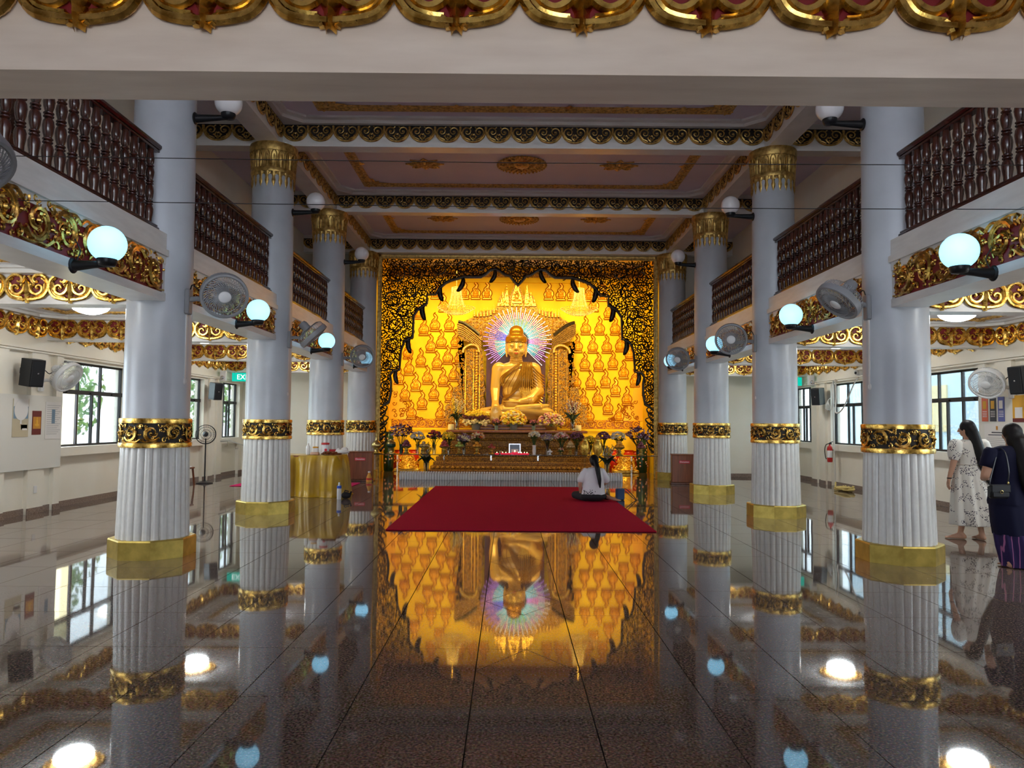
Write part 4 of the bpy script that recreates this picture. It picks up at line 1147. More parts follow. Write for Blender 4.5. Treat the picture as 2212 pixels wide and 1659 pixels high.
# ================================================================== fittings
def text(body, size, m, parent, loc, rot, name='lettering', ext=.002):
    cu = bpy.data.curves.new('txt', 'FONT'); cu.body = body; cu.size = size; cu.extrude = ext; cu.align_x = 'CENTER'; cu.align_y = 'CENTER'
    o = bpy.data.objects.new('txt', cu); COL.objects.link(o)
    me = bpy.data.meshes.new_from_object(o.evaluated_get(bpy.context.evaluated_depsgraph_get()))
    bpy.data.objects.remove(o, do_unlink=True)
    me.materials.clear(); me.materials.append(MAT[m])
    return put(name, me, parent, loc, rot)
FACE = (PI/2, 0, 0)                       # text plane upright, facing -y
def sidep(s, d): return XC+s*d
# ---- globe lamps
gr = .165
b = MB(); b.lathe([(gr*math.cos(a), gr*math.sin(a)) for a in [R(-62)+R(152)*k/14 for k in range(15)]], 28, cap=True); ME_GL = b.mesh('globe', 'globe_lit', 60); ME_GO = b.mesh('globe', 'globe_off', 60)
b = MB(); b.lathe([(.03, -.21), (.07, -.20), (.085, -.17), (.088, -.14), (.08, -.135)], 20); ME_CUP = b.mesh('cup', 'black_metal', 50)
def globe(s, loc, arm, lit, label):       # arm points towards the wall side (s)
    t = thing('globe_lamp', label, 'globe lamp', loc, 0, 'lit globe lamps on the gallery beams' if lit else 'unlit globe lamps on the columns')
    put('globe', ME_GL if lit else ME_GO, t); put('cup', ME_CUP, t)
    b = MB(); b.tube([(0, 0, -.185), (s*.12, 0, -.19), (s*(arm-.05), 0, -.20), (s*arm, 0, -.20)], [.030, .036, .048, .055], 10, 1, (0, 1, 0))
    b.ell((s*arm, 0, -.20), (.022, .075, .075), 12, 8); b.build('arm', 'black_metal', t, 50)
    if lit:
        b = MB(); b.tube(crom([(s*(arm-.03), 0, -.16), (s*(arm-.05), .02, -.06), (s*(arm-.01), .0, .04), (s*(arm+.0), -.02, .05)], 4), .006, 5); b.build('flex', 'wire_black', t)
pos = ('nearest', 'second nearest', 'third nearest', 'farthest')
for s in (-1, 1):
    for i in range(4):
        y = (ROW[i]+ROW[i+1])/2-.1
        globe(s, (sidep(s, 3.92), y, 3.20), .31, True, 'glowing cyan white globe lamp on the %s gallery beam, %s' % (SIDE[s], pos[i]))
    for i in (1, 2, 3):
        globe(s, (sidep(s, 3.68), ROW[i], 5.47), .40, False, 'unlit white globe lamp high on the %s column of the %s row' % (('nearest', 'second', 'third')[i-1], SIDE[s]))
# ---- oscillating fans (face = -y, axis through the origin)
def fan_parts(m_rim, m_cage):
    parts = {}
    RX = Matrix.Rotation(PI/2, 4, 'X')     # lathe z -> -y
    b = MB(); b.lathe([(.235, .035), (.25, .05), (.272, .045), (.278, .015), (.275, -.03), (.262, -.035), (.258, .0), (.24, .02), (.235, .035)], 40, M=RX, cap=False); parts['rim'] = b.mesh('rim', m_rim, 50)
    b = MB(); N = 44
    for k in range(N):
        a = 2*PI*k/N
        pts = [((.065+.175*u)*math.cos(a+.55*u*u), -.065+.03*u*u, (.065+.175*u)*math.sin(a+.55*u*u)) for u in (0, .35, .7, 1)]
        b.tube(pts, .0065, 3)
    for rr in (.12, .185): b.tube([(rr*math.cos(2*PI*k/30), -.06, rr*math.sin(2*PI*k/30)) for k in range(31)], .004, 3, 1, (0, 1, 0))
    parts['grille'] = b.mesh('grille', m_rim, None)
    b = MB(); b.lathe([(.001, .085), (.03, .084), (.06, .078), (.075, .065), (.075, .05)], 24, M=RX, cap=False); parts['hub'] = b.mesh('hub', 'fan_white', 50)
    b = MB(); b.lathe([(.262, -.03), (.255, -.10), (.20, -.135), (.10, -.145), (.08, -.145)], 32, M=RX, cap=False); parts['cage'] = b.mesh('cage', m_cage, 50)
    b = MB()
    for k in range(40):
        a = 2*PI*k/40; b.tube([(r*math.cos(a), y, r*math.sin(a)) for r, y in ((.264, .03), (.258, .10), (.20, .137), (.09, .147))], .0028, 3)
    parts['cage_wires'] = b.mesh('cage_wires', m_rim, None)
    b = MB()
    for k in range(3):
        a = 2*PI*k/3
        vs = []; fs = []
        for i in range(6):
            u = i/5; r = .04+.19*u; w_ = .05+.07*math.sin(PI*u*.8+.2)
            for sg in (-1, 1):
                an = a+sg*w_/r*.45; vs.append((r*math.cos(an), .03+sg*.02, r*math.sin(an)))
        for i in range(5): fs.append((2*i, 2*i+1, 2*i+3, 2*i+2))
        b.add(vs, fs)
    parts['blades'] = b.mesh('blades', 'fan_clear', 60)
    b = MB(); b.lathe([(.05, -.13), (.075, -.14), (.072, -.27), (.06, -.295), (.001, -.30)], 20, M=RX, cap=False); b.bbox(-.022, .022, .20, .26, .05, .075, .004); parts['motor'] = b.mesh('motor', m_rim, 50)
    return parts
FG = fan_parts('fan_grey', 'fan_clear'); FW = fan_parts('fan_white', 'fan_clear')
def wall_fan(base, head, direc, P, label, group, mname, conduit=0):
    """base: wall point, head: centre of the fan face, direc: facing direction"""
    t = thing('wall_fan', label, 'fan', base, 0, group)
    h = Vector(head)-Vector(base); d = Vector(direc).normalized()
    rot = d.to_track_quat('-Y', 'Z').to_euler()
    hd = put('rim', P['rim'], t, h, rot)
    for k in ('grille', 'hub', 'cage', 'cage_wires', 'blades', 'motor'): put(k, P[k], hd)
    back = h-d*.20; nx = 1 if h.x > 0 else -1
    b = MB(); b.bbox(*sorted((0, nx*.06)), -.055, .055, -.20, .10, .012)
    b.tube([(nx*.05, 0, -.02), (nx*.13, 0, -.01), (back.x*.8, back.y*.8, -.03), (back.x, back.y, back.z-.03)], [.035, .03, .028, .03], 8); b.build('bracket', mname, t, 40)
    b = MB(); b.tube(crom([(nx*.05, 0, .10), (nx*.07, .02, .16), (nx*.16, .02, .10), (back.x*.9, back.y*.9, back.z+.04)], 4), .008, 5); b.build('cord', 'wire_black', t)
    if conduit:
        b = MB(); b.box(*sorted((nx*-.01, nx*.022)), -.014, .014, -conduit, -.2); b.ell((nx*.012, 0, -conduit), (.02, .035, .04), 8, 6); b.build('switch_conduit', 'white_plastic', t)
gf = 'grey fans on the hall columns'
for (s, i, direc, off, lab) in ((-1, 0, (.5, -.2, -.75), .40, 'grey fan cut off by the left frame edge'), (-1, 1, (.42, -.80, -.45), .48, 'grey fan facing the camera on the nearest left column'), (-1, 2, (.62, .18, -.66), .46, 'grey fan seen from behind on the second left column'),
                          (-1, 3, (.15, -.9, -.40), .50, 'grey fan on the third left column near the altar'), (1, 1, (-.62, -.10, -.72), .40, 'grey fan turned edge on at the nearest right column'), (1, 2, (-.25, -.88, -.28), .46, 'grey fan facing the camera on the second right column'),
                          (1, 3, (-.35, -.8, -.42), .46, 'grey fan on the third right column beside a globe lamp')):
    bx = sidep(s, CD-.345); y = ROW[i]-.08
    wall_fan((bx, y, 3.05), (bx-s*off, y-.06, 3.07+(.16 if i == 0 else 0)), direc, FG, lab, gf, 'fan_grey', 1.0)
wall_fan((sidep(-1, WD-.075), 12.70, 2.25), (-7.50, 12.72, 2.30), (.80, -.10, -.50), FW, 'white wall fan above the left notice board', 'white fans on the aisle walls', 'white_plastic')
wall_fan((sidep(1, WD-.075), 12.45, 2.25), (7.95, 12.45, 2.30), (-.62, -.55, -.5), FW, 'white wall fan above the posters on the right wall', 'white fans on the aisle walls', 'white_plastic')
# ---- loudspeakers
def speaker(loc, rz, label, tilt=R(8)):
    t = thing('loudspeaker', label, 'loudspeaker', loc, 0, 'black wall loudspeakers', (tilt, 0, rz))
    b = MB(); poly = [(-.15, .10), (-.11, -.12), (.11, -.12), (.15, .10), (.08, .17), (-.08, .17)]; b.prismz(poly, -.22, .22); b.build('cabinet', 'black_plastic', t)
    b = MB(); b.bbox(-.105, .105, -.145, -.12, -.205, .205, .01); b.build('front_grille', 'black_metal', t)
    b = MB(); b.bbox(-.03, .03, .16, .335, -.05, .05, .006); b.build('wall_bracket', 'black_metal', t)
    b = MB(); b.bbox(-.012, .012, -.15, -.145, -.012, .012, .002); b.build('badge', 'steel', t)
speaker((-7.70, 12.12, 2.33), R(62), 'black loudspeaker on the left wall above the notice board')
speaker((-7.72, 19.75, 2.34), R(48), 'black loudspeaker at the far end of the left aisle')
speaker((8.14, 19.8, 2.33), R(-48), 'black loudspeaker with bundled cables at the far right aisle')
speaker((8.14, 11.9, 2.33), R(-70), 'black loudspeaker cut off by the right frame edge')
# ---- notice boards, posters
def sheet(name, label, s, y, z, w_, h_, m, cat, lines=None, group=None, thick=.006, off=.0):
    o = MB().bbox(-w_/2, w_/2, -thick, 0, -h_/2, h_/2, .001).build(name, m, None, None, (sidep(s, WD-.093-off), y, z), (0, 0, R(90) if s < 0 else R(-90)))
    tag(o, label, cat, group)
    if lines:
        for (nm, mm, x0, x1, z0, z1) in lines:
            MB().box(x0*w_, x1*w_, -thick-.002, -thick+.001, z0*h_, z1*h_).build(nm, mm, o)
    return o
mat('poster_sky', (.20, .30, .40), .6); mat('poster_sand', (.55, .47, .32), .6); mat('poster_gold', (.60, .26, .03), .6); mat('poster_maroon', (.16, .02, .015), .6)
mat('poster_orange', (.75, .16, .08), .6); mat('poster_dark', (.05, .05, .06), .6); mat('poster_blue', (.10, .12, .35), .6); mat('poster_amber', (.75, .38, .03), .6); mat('print_grey', (.35, .33, .33), .6)
mat('board', (.74, .71, .64), .55)
bo = MB().bbox(-1.0, 1.0, -.02, 0, -.62, .62, .004).build('notice_board', 'board', None, None, (sidep(-1, WD-.072), 12.36, 1.36), (0, 0, R(90)))
tag(bo, 'large cream notice board under the fan on the left wall', 'notice board')
p1_ = sheet('poster', 'temple poster with white round title on the left notice board', -1, 12.22, 1.60, .40, .62, 'poster_sand', 'poster', [('picture', 'poster_sky', -.46, .46, -.02, .3), ('picture', 'paper', -.46, .46, .3, .5), ('picture', 'paper', .02, .42, -.30, -.18), ('picture', 'poster_sand', -.46, .46, -.3, -.02)]+[('print_line', 'print_dark', -.22, .22, .42-.05*k, .435-.05*k) for k in range(3)], 'wall posters')
b = MB(); b.lathe([(.17, 0), (.17, .003)], 32, M=Matrix.Translation((0, -.009, .13)) @ Matrix.Rotation(PI/2, 4, 'X')); b.build('round_title', 'paper', p1_)
b = MB(); b.prism([(-.02, -.10), (.02, -.10), (.01, 0), (.0, .07), (-.01, 0)], -.011, -.008); b.prism([(.03, -.20), (.17, -.20), (.15, -.17), (.05, -.17)], -.011, -.008); b.build('pagoda_picture', 'paper', p1_)
p2_ = sheet('poster', 'small maroon and gold poster beside the temple poster', -1, 12.64, 1.52, .24, .40, 'poster_maroon', 'poster', [('picture', 'poster_gold', -.42, .42, -.25, .25)], 'wall posters')
b = MB(); b.ell((0, -.008, -.04), (.06, .004, .03), 10, 6); b.ell((0, -.008, .01), (.03, .004, .05), 10, 6); b.ell((0, -.008, .07), (.018, .004, .022), 10, 6); b.build('picture', 'poster_amber', p2_)
sheet('notice_sheet', 'pale printed notice sheet curling beside the left window', -1, 13.10, 1.56, .46, .64, 'paper', 'notice', [('print_line', 'print_grey', -.42, .42-.1*(k % 3), .40-.055*k, .41-.055*k) for k in range(15)]+[('print_line', 'poster_sky', -.12, .08, -.08, .30)], None, .006, .0)
bo = MB().bbox(-.75, .75, -.02, 0, -.70, .70, .004).build('notice_board', 'board', None, None, (sidep(1, WD-.072), 12.62, 1.38), (0, 0, R(-90)))
tag(bo, 'cream notice board of posters on the right wall behind the two women', 'notice board')
for k, (mm, lab, y) in enumerate((('poster_orange', 'orange poster, nearest the window of three in a row on the right wall', 13.18), ('poster_dark', 'black poster between the orange and blue posters on the right wall', 12.96), ('poster_blue', 'blue poster of three in a row on the right wall', 12.74))):
    sheet('poster', lab, 1, y, 1.88, .17, .42, mm, 'poster', [('picture', 'poster_amber' if k < 2 else 'paper', -.3, .25, .02, .35)]+[('print_line', 'print_white', -.35, .35, -.1-.07*q, -.075-.07*q) for q in range(4)], 'wall posters')
sheet('poster', 'amber and white poster at the right frame edge above the notice', 1, 12.30, 1.88, .30, .44, 'poster_amber', 'poster', [('picture', 'paper', -.3, .3, -.35, .05), ('picture', 'poster_maroon', -.5, .5, -.5, -.36)], 'wall posters')
sheet('notice_sheet', 'large white printed announcement behind the women on the right wall', 1, 12.85, 1.30, .70, .66, 'paper', 'notice', [('print_line', 'print_dark', -.22, .22, .26, .285), ('print_line', 'print_dark', -.35, .35, .20, .22)]+[('print_line', 'print_grey', -.42, .42-.12*(k % 4 == 2), .12-.05*k, .128-.05*k) for k in range(11)]+[('crest', 'poster_gold', -.05, .02, .34, .44)])
# ---- exit signs
for s in (-1, 1):
    t = thing('exit_sign', 'green EXIT sign hanging in the %s aisle' % SIDE[s], 'sign', (sidep(s, 7.72), 21.2, 2.80), 0, 'exit signs')
    MB().bbox(-.34, .34, -.03, .03, -.12, .12, .008).build('panel', 'exit_green', t)
    text('EXIT', .20, 'exit_white', t, (0, -.032, -.005), FACE)
    MB().box(-.25, -.23, -.008, .008, .12, .155).box(.23, .25, -.008, .008, .12, .155).build('hanger', 'white_plastic', t)
# ---- emergency light boxes, sockets, extinguisher, cables
for s in (-1, 1):
    t = thing('emergency_light', 'grey emergency light box high in the %s far corner' % SIDE[s], 'light fitting', (sidep(s, WD-.16), 20.62, 2.80), 0, 'emergency light boxes')
    MB().bbox(-.08, .08, -.06, .06, -.14, .14, .01).build('housing', 'white_plastic', t)
    b = MB(); b.lathe([(.05, 0), (.045, .04), (.02, .05)], 14, M=Matrix.Translation((0, -.06, -.05)) @ Matrix.Rotation(PI/2, 4, 'X')); b.build('lens', 'steel', t)
    b = MB(); b.tube([(0, .0, .14), (0, .05, .24)], .012, 6); b.build('stem', 'white_plastic', t)
tag(MB().bbox(-.04, .04, -.012, 0, -.06, .06, .004).build('wall_socket', 'white_plastic', None, None, (sidep(-1, WD-.073), 12.7, .40), (0, 0, R(90))), 'white wall socket under the left notice board', 'socket')
t = thing('fire_extinguisher', 'red fire extinguisher with white label mounted by the right wall', 'fire extinguisher', (8.30, 19.45, .62))
b = MB(); b.lathe([(.055, 0), (.065, .01), (.068, .05), (.068, .34), (.055, .40), (.022, .43), (.022, .46)], 20); b.build('cylinder', 'extinguisher_red', t, 50)
b = MB(); b.lathe([(.0695, .12), (.0695, .30)], 20, cap=False); b.build('paper_label', 'print_white', t, 50)
b = MB(); b.bbox(-.02, .05, -.015, .015, .46, .50, .005); b.tube([(0, 0, .50), (.09, 0, .53)], .01, 6); b.build('valve_handle', 'black_metal', t)
b = MB(); b.tube(crom([(-.02, 0, .48), (-.10, 0, .44), (-.13, 0, .30), (-.11, 0, .12), (-.085, 0, .08)], 5), .011, 6); b.build('hose', 'wire_black', t, 60)
b = MB(); b.box(-.02, .10, .0, .08, .30, .33); b.build('wall_hook', 'black_metal', t)
b = MB()
b.tube(crom([(8.33, 19.12, 2.75), (8.33, 19.10, 2.3), (8.25, 18.95, 1.9), (8.24, 18.5, 2.0), (8.30, 18.0, 2.6), (8.33, 17.85, 2.72)], 6), .018, 6)
tag(b.build('hanging_cable', 'cable_white', None, 60), 'white cable looping below the camera across the far right window', 'cable')
b = MB(); b.tube([(8.33, 19.27, 2.72), (8.33, 19.27, 1.2), (8.34, 19.25, .55), (8.33, 19.22, .10)], .022, 6)
for k in range(7): b.tube(crom([(8.30, 19.3, 2.3), (8.22-.01*k, 19.36-.03*k, 2.2), (8.2, 19.45-.05*k, 2.02), (8.28, 19.3, 1.95), (8.30, 19.25, 2.15)], 4), .006, 4)
tag(b.build('cable_bundle', 'cable_white', None, 60), 'cream cable run with tangled coil down the far right wall', 'cable')
b = MB(); g = random.Random(5)
for k in range(16):
    cx, cy = 8.05+g.uniform(-.08, .08), 18.0+g.uniform(-.25, .25); r = g.uniform(.05, .13)
    b.tube([(cx+r*math.cos(a*.7), cy+1.9*r*math.sin(a*.7), .02+.02*(k % 4)+.004*a) for a in range(10)], .016, 5, 1, (0, 0, 1))
b.tube(crom([(8.33, 19.2, .12), (8.25, 19.0, .03), (8.15, 18.6, .025), (8.05, 18.2, .04)], 5), .02, 6, 1, (0, 0, 1))
tag(b.build('rope_coil', 'yellow_rope', None, 60), 'coil of pale yellow rope on the floor by the right wall', 'rope')
t = thing('security_camera', 'small white dome security camera above the far right window', 'camera', (8.36, 17.9, 2.84))
MB().bbox(-.02, .06, -.07, .07, -.07, .07, .01).build('mount', 'white_plastic', t); b = MB(); b.ell((-.05, 0, 0), .06, 12, 8); b.build('dome', 'white_plastic', t, 60); b = MB(); b.ell((-.09, -.03, -.01), .03, 10, 6); b.build('lens', 'black_plastic', t, 60)
for k, (z, lab) in enumerate(((3.71, 'upper of two thin black wires stretched across the hall'), (3.345, 'lower of two thin black wires stretched across the hall'))):
    b = MB(); b.tube([(sidep(-1, CD-.20), 6.0, z+.012), (XC-2, 6.0, z), (XC, 6.0, z-.008), (XC+2, 6.0, z), (sidep(1, CD-.20), 6.0, z+.012)], .0035, 5); tag(b.build('stretched_wire', 'wire_black', None), lab, 'wire', 'wires across the hall')
# handrail at the ramp in the far left corner
t = thing('ramp_handrail', 'slim grey metal handrail sloping down in the far left corner', 'handrail', (-7.9, 21.5, .95))
b = MB(); b.tube([(-.05, -.75, .05), (-.02, -.2, .05), (.0, .95, -.12)], .022, 8); b.build('rail', 'steel', t, 60)
b = MB(); b.tube([(-.03, -.3, .05), (-.03, -.3, -.10), (-.10, -.3, -.10)], .010, 6); b.tube([(-.02, .5, -.05), (-.02, .5, -.2), (-.10, .5, -.2)], .010, 6); b.build('bracket', 'steel', t)
# standing fan, stool
t = thing('standing_fan', 'black pedestal fan standing at the far end of the left aisle', 'fan', (-7.62, 18.9, 0))
b = MB(); b.lathe([(.20, 0), (.20, .02), (.12, .04), (.03, .06), (.02, .10)], 24); b.build('base', 'black_plastic', t, 40)
b = MB(); b.tube([(0, 0, .05), (0, 0, 1.12)], .018, 8); b.build('pole', 'black_metal', t)
hd = put('motor', MB().ell((0, .10, 0), (.07, .12, .07), 14, 10).mesh('motor', 'black_plastic', 60), t, (0, 0, 1.22), (R(4), 0, R(28)))
b = MB()
for rr, y in ((.24, 0), (.235, .05), (.12, -.03), (.19, -.02)): b.tube([(rr*math.cos(2*PI*k/28), y, rr*math.sin(2*PI*k/28)) for k in range(29)], .005 if rr < .2 else .008, 4, 1, (0, 1, 0))
for k in range(24): a = 2*PI*k/24; b.tube([(.03*math.cos(a), -.04, .03*math.sin(a)), (.24*math.cos(a), 0, .24*math.sin(a))], .0025, 3)
b.build('cage', 'black_metal', hd); b = MB(); b.lathe([(.001, .06), (.05, .05), (.055, .02)], 16, M=Matrix.Rotation(PI/2, 4, 'X'), cap=False); b.build('hub', 'black_plastic', hd, 50)
put('blades', FG['blades'], hd)
t = thing('wooden_stool', 'brown wooden stool half hidden behind the nearest left column', 'stool', (-7.72, 17.9, 0))
MB().bbox(-.19, .19, -.19, .19, .42, .46, .01).build('seat', 'box_wood', t); MB().bbox(-.15, .15, -.13, .13, .46, .475, .006).build('cloth_pad', 'white_cloth', t)
for x in (-1, 1):
    for y in (-1, 1): b = MB(); b.tube([(x*.15, y*.15, .43), (x*.17, y*.17, .2), (x*.18, y*.18, 0)], [.026, .024, .02], 4); b.build('leg', 'box_wood', t)
# ---- carpets
o = MB().bbox(-1.985, 1.985, -3.42, 3.42, 0, .012, .004).build('carpet', 'carpet_red', None, None, (.185, 14.70, .004)); o.location = (.185, 14.75, .004); tag(o, 'large crimson carpet before the altar', 'carpet')
o.scale = (1, 1.085, 1)
tag(MB().bbox(-1.45, 1.45, -.6, .6, 0, .010, .003).build('carpet', 'carpet_pink', None, None, (-5.25, 18.7, .004)), 'narrow pink red carpet strip behind the yellow table', 'carpet')
# ---- donation boxes
for s, x, y, rz in ((-1, -3.95, 20.1, R(6)), (1, 4.62, 19.9, R(-9))):
    t = thing('donation_box', 'brown wooden donation box with a red label on the %s' % SIDE[s], 'donation box', (x, y, 0), rz, 'donation boxes')
    b = MB(); b.bbox(-.32, .32, -.26, .26, .05, .76, .012); b.build('cabinet', 'box_wood', t)
    b = MB(); b.bbox(-.35, .35, -.29, .29, 0, .05, .008); b.build('foot', 'door_wood', t); b = MB(); b.bbox(-.34, .34, -.28, .28, .755, .78, .008); b.build('top_board', 'box_wood', t)
    MB().bbox(-.14, .14, -.268, -.258, .545, .625, .002).build('label_plate', 'donation_red', t); text('Donation', .062, 'print_white', t, (0, -.270, .585), FACE)
    MB().bbox(-.10, .10, -.02, .02, .778, .784, .002).build('coin_slot', 'black_metal', t)
# ---- skirted table
t = thing('skirted_table', 'table under a pleated golden satin cloth between the left columns', 'table', (-4.42, 16.22, 0), R(-4))
def pleat_cloth(hx, hy, h, amp, n):
    b = MB(); g = random.Random(9); per = []
    for (p, q) in (((-hx, -hy), (hx, -hy)), ((hx, -hy), (hx, hy)), ((hx, hy), (-hx, hy)), ((-hx, hy), (-hx, -hy))):
        L = math.hypot(q[0]-p[0], q[1]-p[1]); m_ = int(L/.018); nx, ny = (q[1]-p[1])/L, -(q[0]-p[0])/L
        for k in range(m_):
            u = k/m_; per.append((p[0]+(q[0]-p[0])*u, p[1]+(q[1]-p[1])*u, nx, ny))
    N = len(per); ph = [g.uniform(0, 6) for _ in range(6)]; rows = []
    for j, zz in enumerate((h, h-.01, h-.06, h-.16, h-.32, h-.5, h-.7, .03, .004)):
        dn = min(1, max(0, (h-zz)/.25)); row = []
        for k, (x, y, nx, ny) in enumerate(per):
            wv = math.sin(k*.46+ph[0])*.45+math.sin(k*.19+ph[1]+.8*dn)*.9+math.sin(k*.083+ph[2]+1.2*(h-zz))*1.0
            o_ = amp*dn*(wv+1.2)*(1+.5*dn*(h-zz))+(.012 if j > 1 else 0)+(.006*math.sin(k*1.4) if j > 2 else 0)
            if zz < .02: o_ += .03
            row.append((x+nx*o_, y+ny*o_, zz))
        rows.append(row)
    vs = [p for r in rows for p in r]; fs = []
    for j in range(len(rows)-1):
        for k in range(N): fs.append((j*N+k, j*N+(k+1) % N, (j+1)*N+(k+1) % N, (j+1)*N+k))
    fs.append(tuple(range(N))); b.add(vs, fs); return b
pleat_cloth(.84, .40, .86, .048, 60).build('table_skirt', 'table_cloth', t, 70)
for x in (-1, 1):
    for y in (-1, 1): MB().box(x*.74-.025, x*.74+.025, y*.34-.025, y*.34+.025, 0, .84).build('leg', 'steel', t)
MB().box(-.82, .82, -.4, .4, .825, .855).build('top', 'box_wood', t)
TT = .866
def bottle_mesh(h, r, cap_):
    b = MB(); b.lathe([(r*.9, 0), (r, .01), (r*.93, h*.12), (r, h*.2), (r, h*.62), (r*.85, h*.74), (r*.4, h*.86), (r*.38, h*.92)], 12); b.mat(1)
    b.lathe([(r*.42, h*.915), (r*.42, h), (r*.1, h)], 10); return b
def small(name, label, cat, loc, mb_, mats, group=None, smooth=50):
    o = mb_.build(name, mats, None, smooth, loc); tag(o, label, cat, group); return o
small('plastic_bottle', 'clear plastic bottle with white cap on the skirted table', 'bottle', (-4.30, 16.10, TT), bottle_mesh(.24, .045, 0), ['bottle_plastic', 'white_plastic'])
t = thing('storage_jar', 'clear jar with a red lid and round red label on the skirted table', 'jar', (-3.96, 16.22, TT))
b = MB(); b.lathe([(.075, 0), (.085, .02), (.085, .19), (.07, .215)], 16); b.build('jar_body', 'bottle_plastic', t, 50); b = MB(); b.lathe([(.088, .21), (.088, .25), (.01, .255)], 16); b.build('lid', 'extinguisher_red', t, 40); b = MB(); b.lathe([(.03, 0), (.03, .003)], 14, M=Matrix.Translation((.03, -.085, .10)) @ Matrix.Rotation(PI/2, 4, 'X')); b.build('round_label', 'donation_red', t)
t = thing('storage_jar', 'squat clear jar with a yellow lid beside the red lidded jar', 'jar', (-4.16, 16.18, TT)); b = MB(); b.lathe([(.05, 0), (.06, .02), (.06, .12), (.05, .14)], 14); b.build('jar_body', 'bottle_plastic', t, 50); b = MB(); b.lathe([(.062, .138), (.062, .165), (.01, .17)], 14); b.build('lid', 'poster_amber', t, 40)
small('candle_packet', 'small pink packet at the front edge of the skirted table', 'packet', (-4.12, 15.98, TT), MB().bbox(-.09, .09, -.05, .05, 0, .06, .015), 'skin_pale')
small('lacquer_box', 'dark red flat box at the back of the skirted table', 'box', (-3.88, 16.45, TT), MB().bbox(-.16, .16, -.09, .09, 0, .10, .01), 'donation_red')
b = MB(); g = random.Random(2)
for k in range(60): b.ell((g.uniform(-.2, .2)*(1-.4*k/60), g.uniform(-.1, .1)*(1-.4*k/60), .015+.05*k/60), (.035, .022, .014), 6, 4, Matrix.Rotation(g.uniform(0, 6), 3, 'Z'))
small('snack_pile', 'heap of brown wrapped snacks on the skirted table', 'snacks', (-3.80, 16.02, TT), b, 'box_wood')
b = MB(); b.ell((0, 0, .055), (.16, .10, .055), 10, 8); b.ell((.05, .02, .10), (.08, .06, .06), 8, 6); b.ell((-.08, .0, .08), (.06, .05, .06), 8, 6)
small('plastic_bag', 'crumpled white and pink plastic bag at the right end of the skirted table', 'bag', (-3.61, 16.28, TT), b, 'paper')
small('water_bottle', 'tall clear water bottle with a blue label on the floor by the skirted table', 'bottle', (-3.45, 15.35, 0), bottle_mesh(.34, .046, 0), ['bottle_plastic', 'white_plastic'])
b = MB(); b.lathe([(.0475, .22), (.0475, .275)], 14, cap=False); mat('label_blue', (.02, .08, .45), .4); o = b.build('bottle_label', 'label_blue', [x for x in bpy.data.objects if x.name == 'water_bottle'][0], 50)
b = MB(); b.ell((0, 0, .07), (.10, .07, .07), 10, 8); b.tube([(-.05, 0, .1), (-.02, 0, .17), (.06, 0, .15)], .012, 5); b.tube([(.08, 0, .08), (.11, -.02, .15)], .02, 5)
small('black_pouch', 'small crumpled black pouch on the floor beside the water bottle', 'pouch', (-3.33, 15.45, 0), b, 'black_cloth')
t = thing('oil_lamp', 'small red oil bottle on the floor beside the left donation box', 'bottle', (-3.66, 19.75, 0))
b = MB(); b.lathe([(.075, 0), (.08, .03), (.07, .12), (.045, .18), (.03, .22), (.03, .25)], 14); b.build('body', 'poster_gold', t, 50); b = MB(); b.lathe([(.033, .24), (.033, .27), (.01, .275)], 10); b.build('cap', 'print_white', t); b = MB(); b.lathe([(.078, .05), (.074, .10)], 14, cap=False); b.build('paper_label', 'extinguisher_red', t)

# ================================================================== offerings
FC = {'yellow': (.90, .62, .02), 'cream': (.85, .70, .38), 'white': (.80, .76, .66), 'maroon': (.10, .006, .02), 'pink': (.70, .22, .24), 'purple': (.20, .05, .11), 'orange': (.85, .32, .03), 'red': (.55, .02, .02), 'lilac': (.42, .30, .42), 'rose': (.78, .42, .30)}
for k_, c_ in FC.items(): mat('bloom_'+k_, c_, .6, sheen=.2)
mat('leaf_green', (.03, .075, .012), .5); mat('leaf_dark', (.012, .030, .010), .5); mat('pot_grey', (.13, .12, .11), .5); mat('pot_green', (.18, .24, .20), .35); mat('green_lacquer', (.010, .045, .025), .3)
mat('offering_brass', (.55, .42, .16), .28, .9); mat('fruit_red', (.42, .06, .05), .4); mat('fruit_plum', (.22, .05, .07), .4); mat('fruit_orange', (.80, .34, .03), .45); mat('fruit_green', (.42, .48, .10), .4); mat('fruit_tan', (.60, .38, .16), .5)
mat('candle_red', (.75, .02, .06), .4, emis=(.8, .03, .08), estr=.35); mat('flame', (1, .8, .4), .5, emis=(1, .72, .3), estr=6); mat('red_jar', (.60, .03, .012), .25, coat=.3)
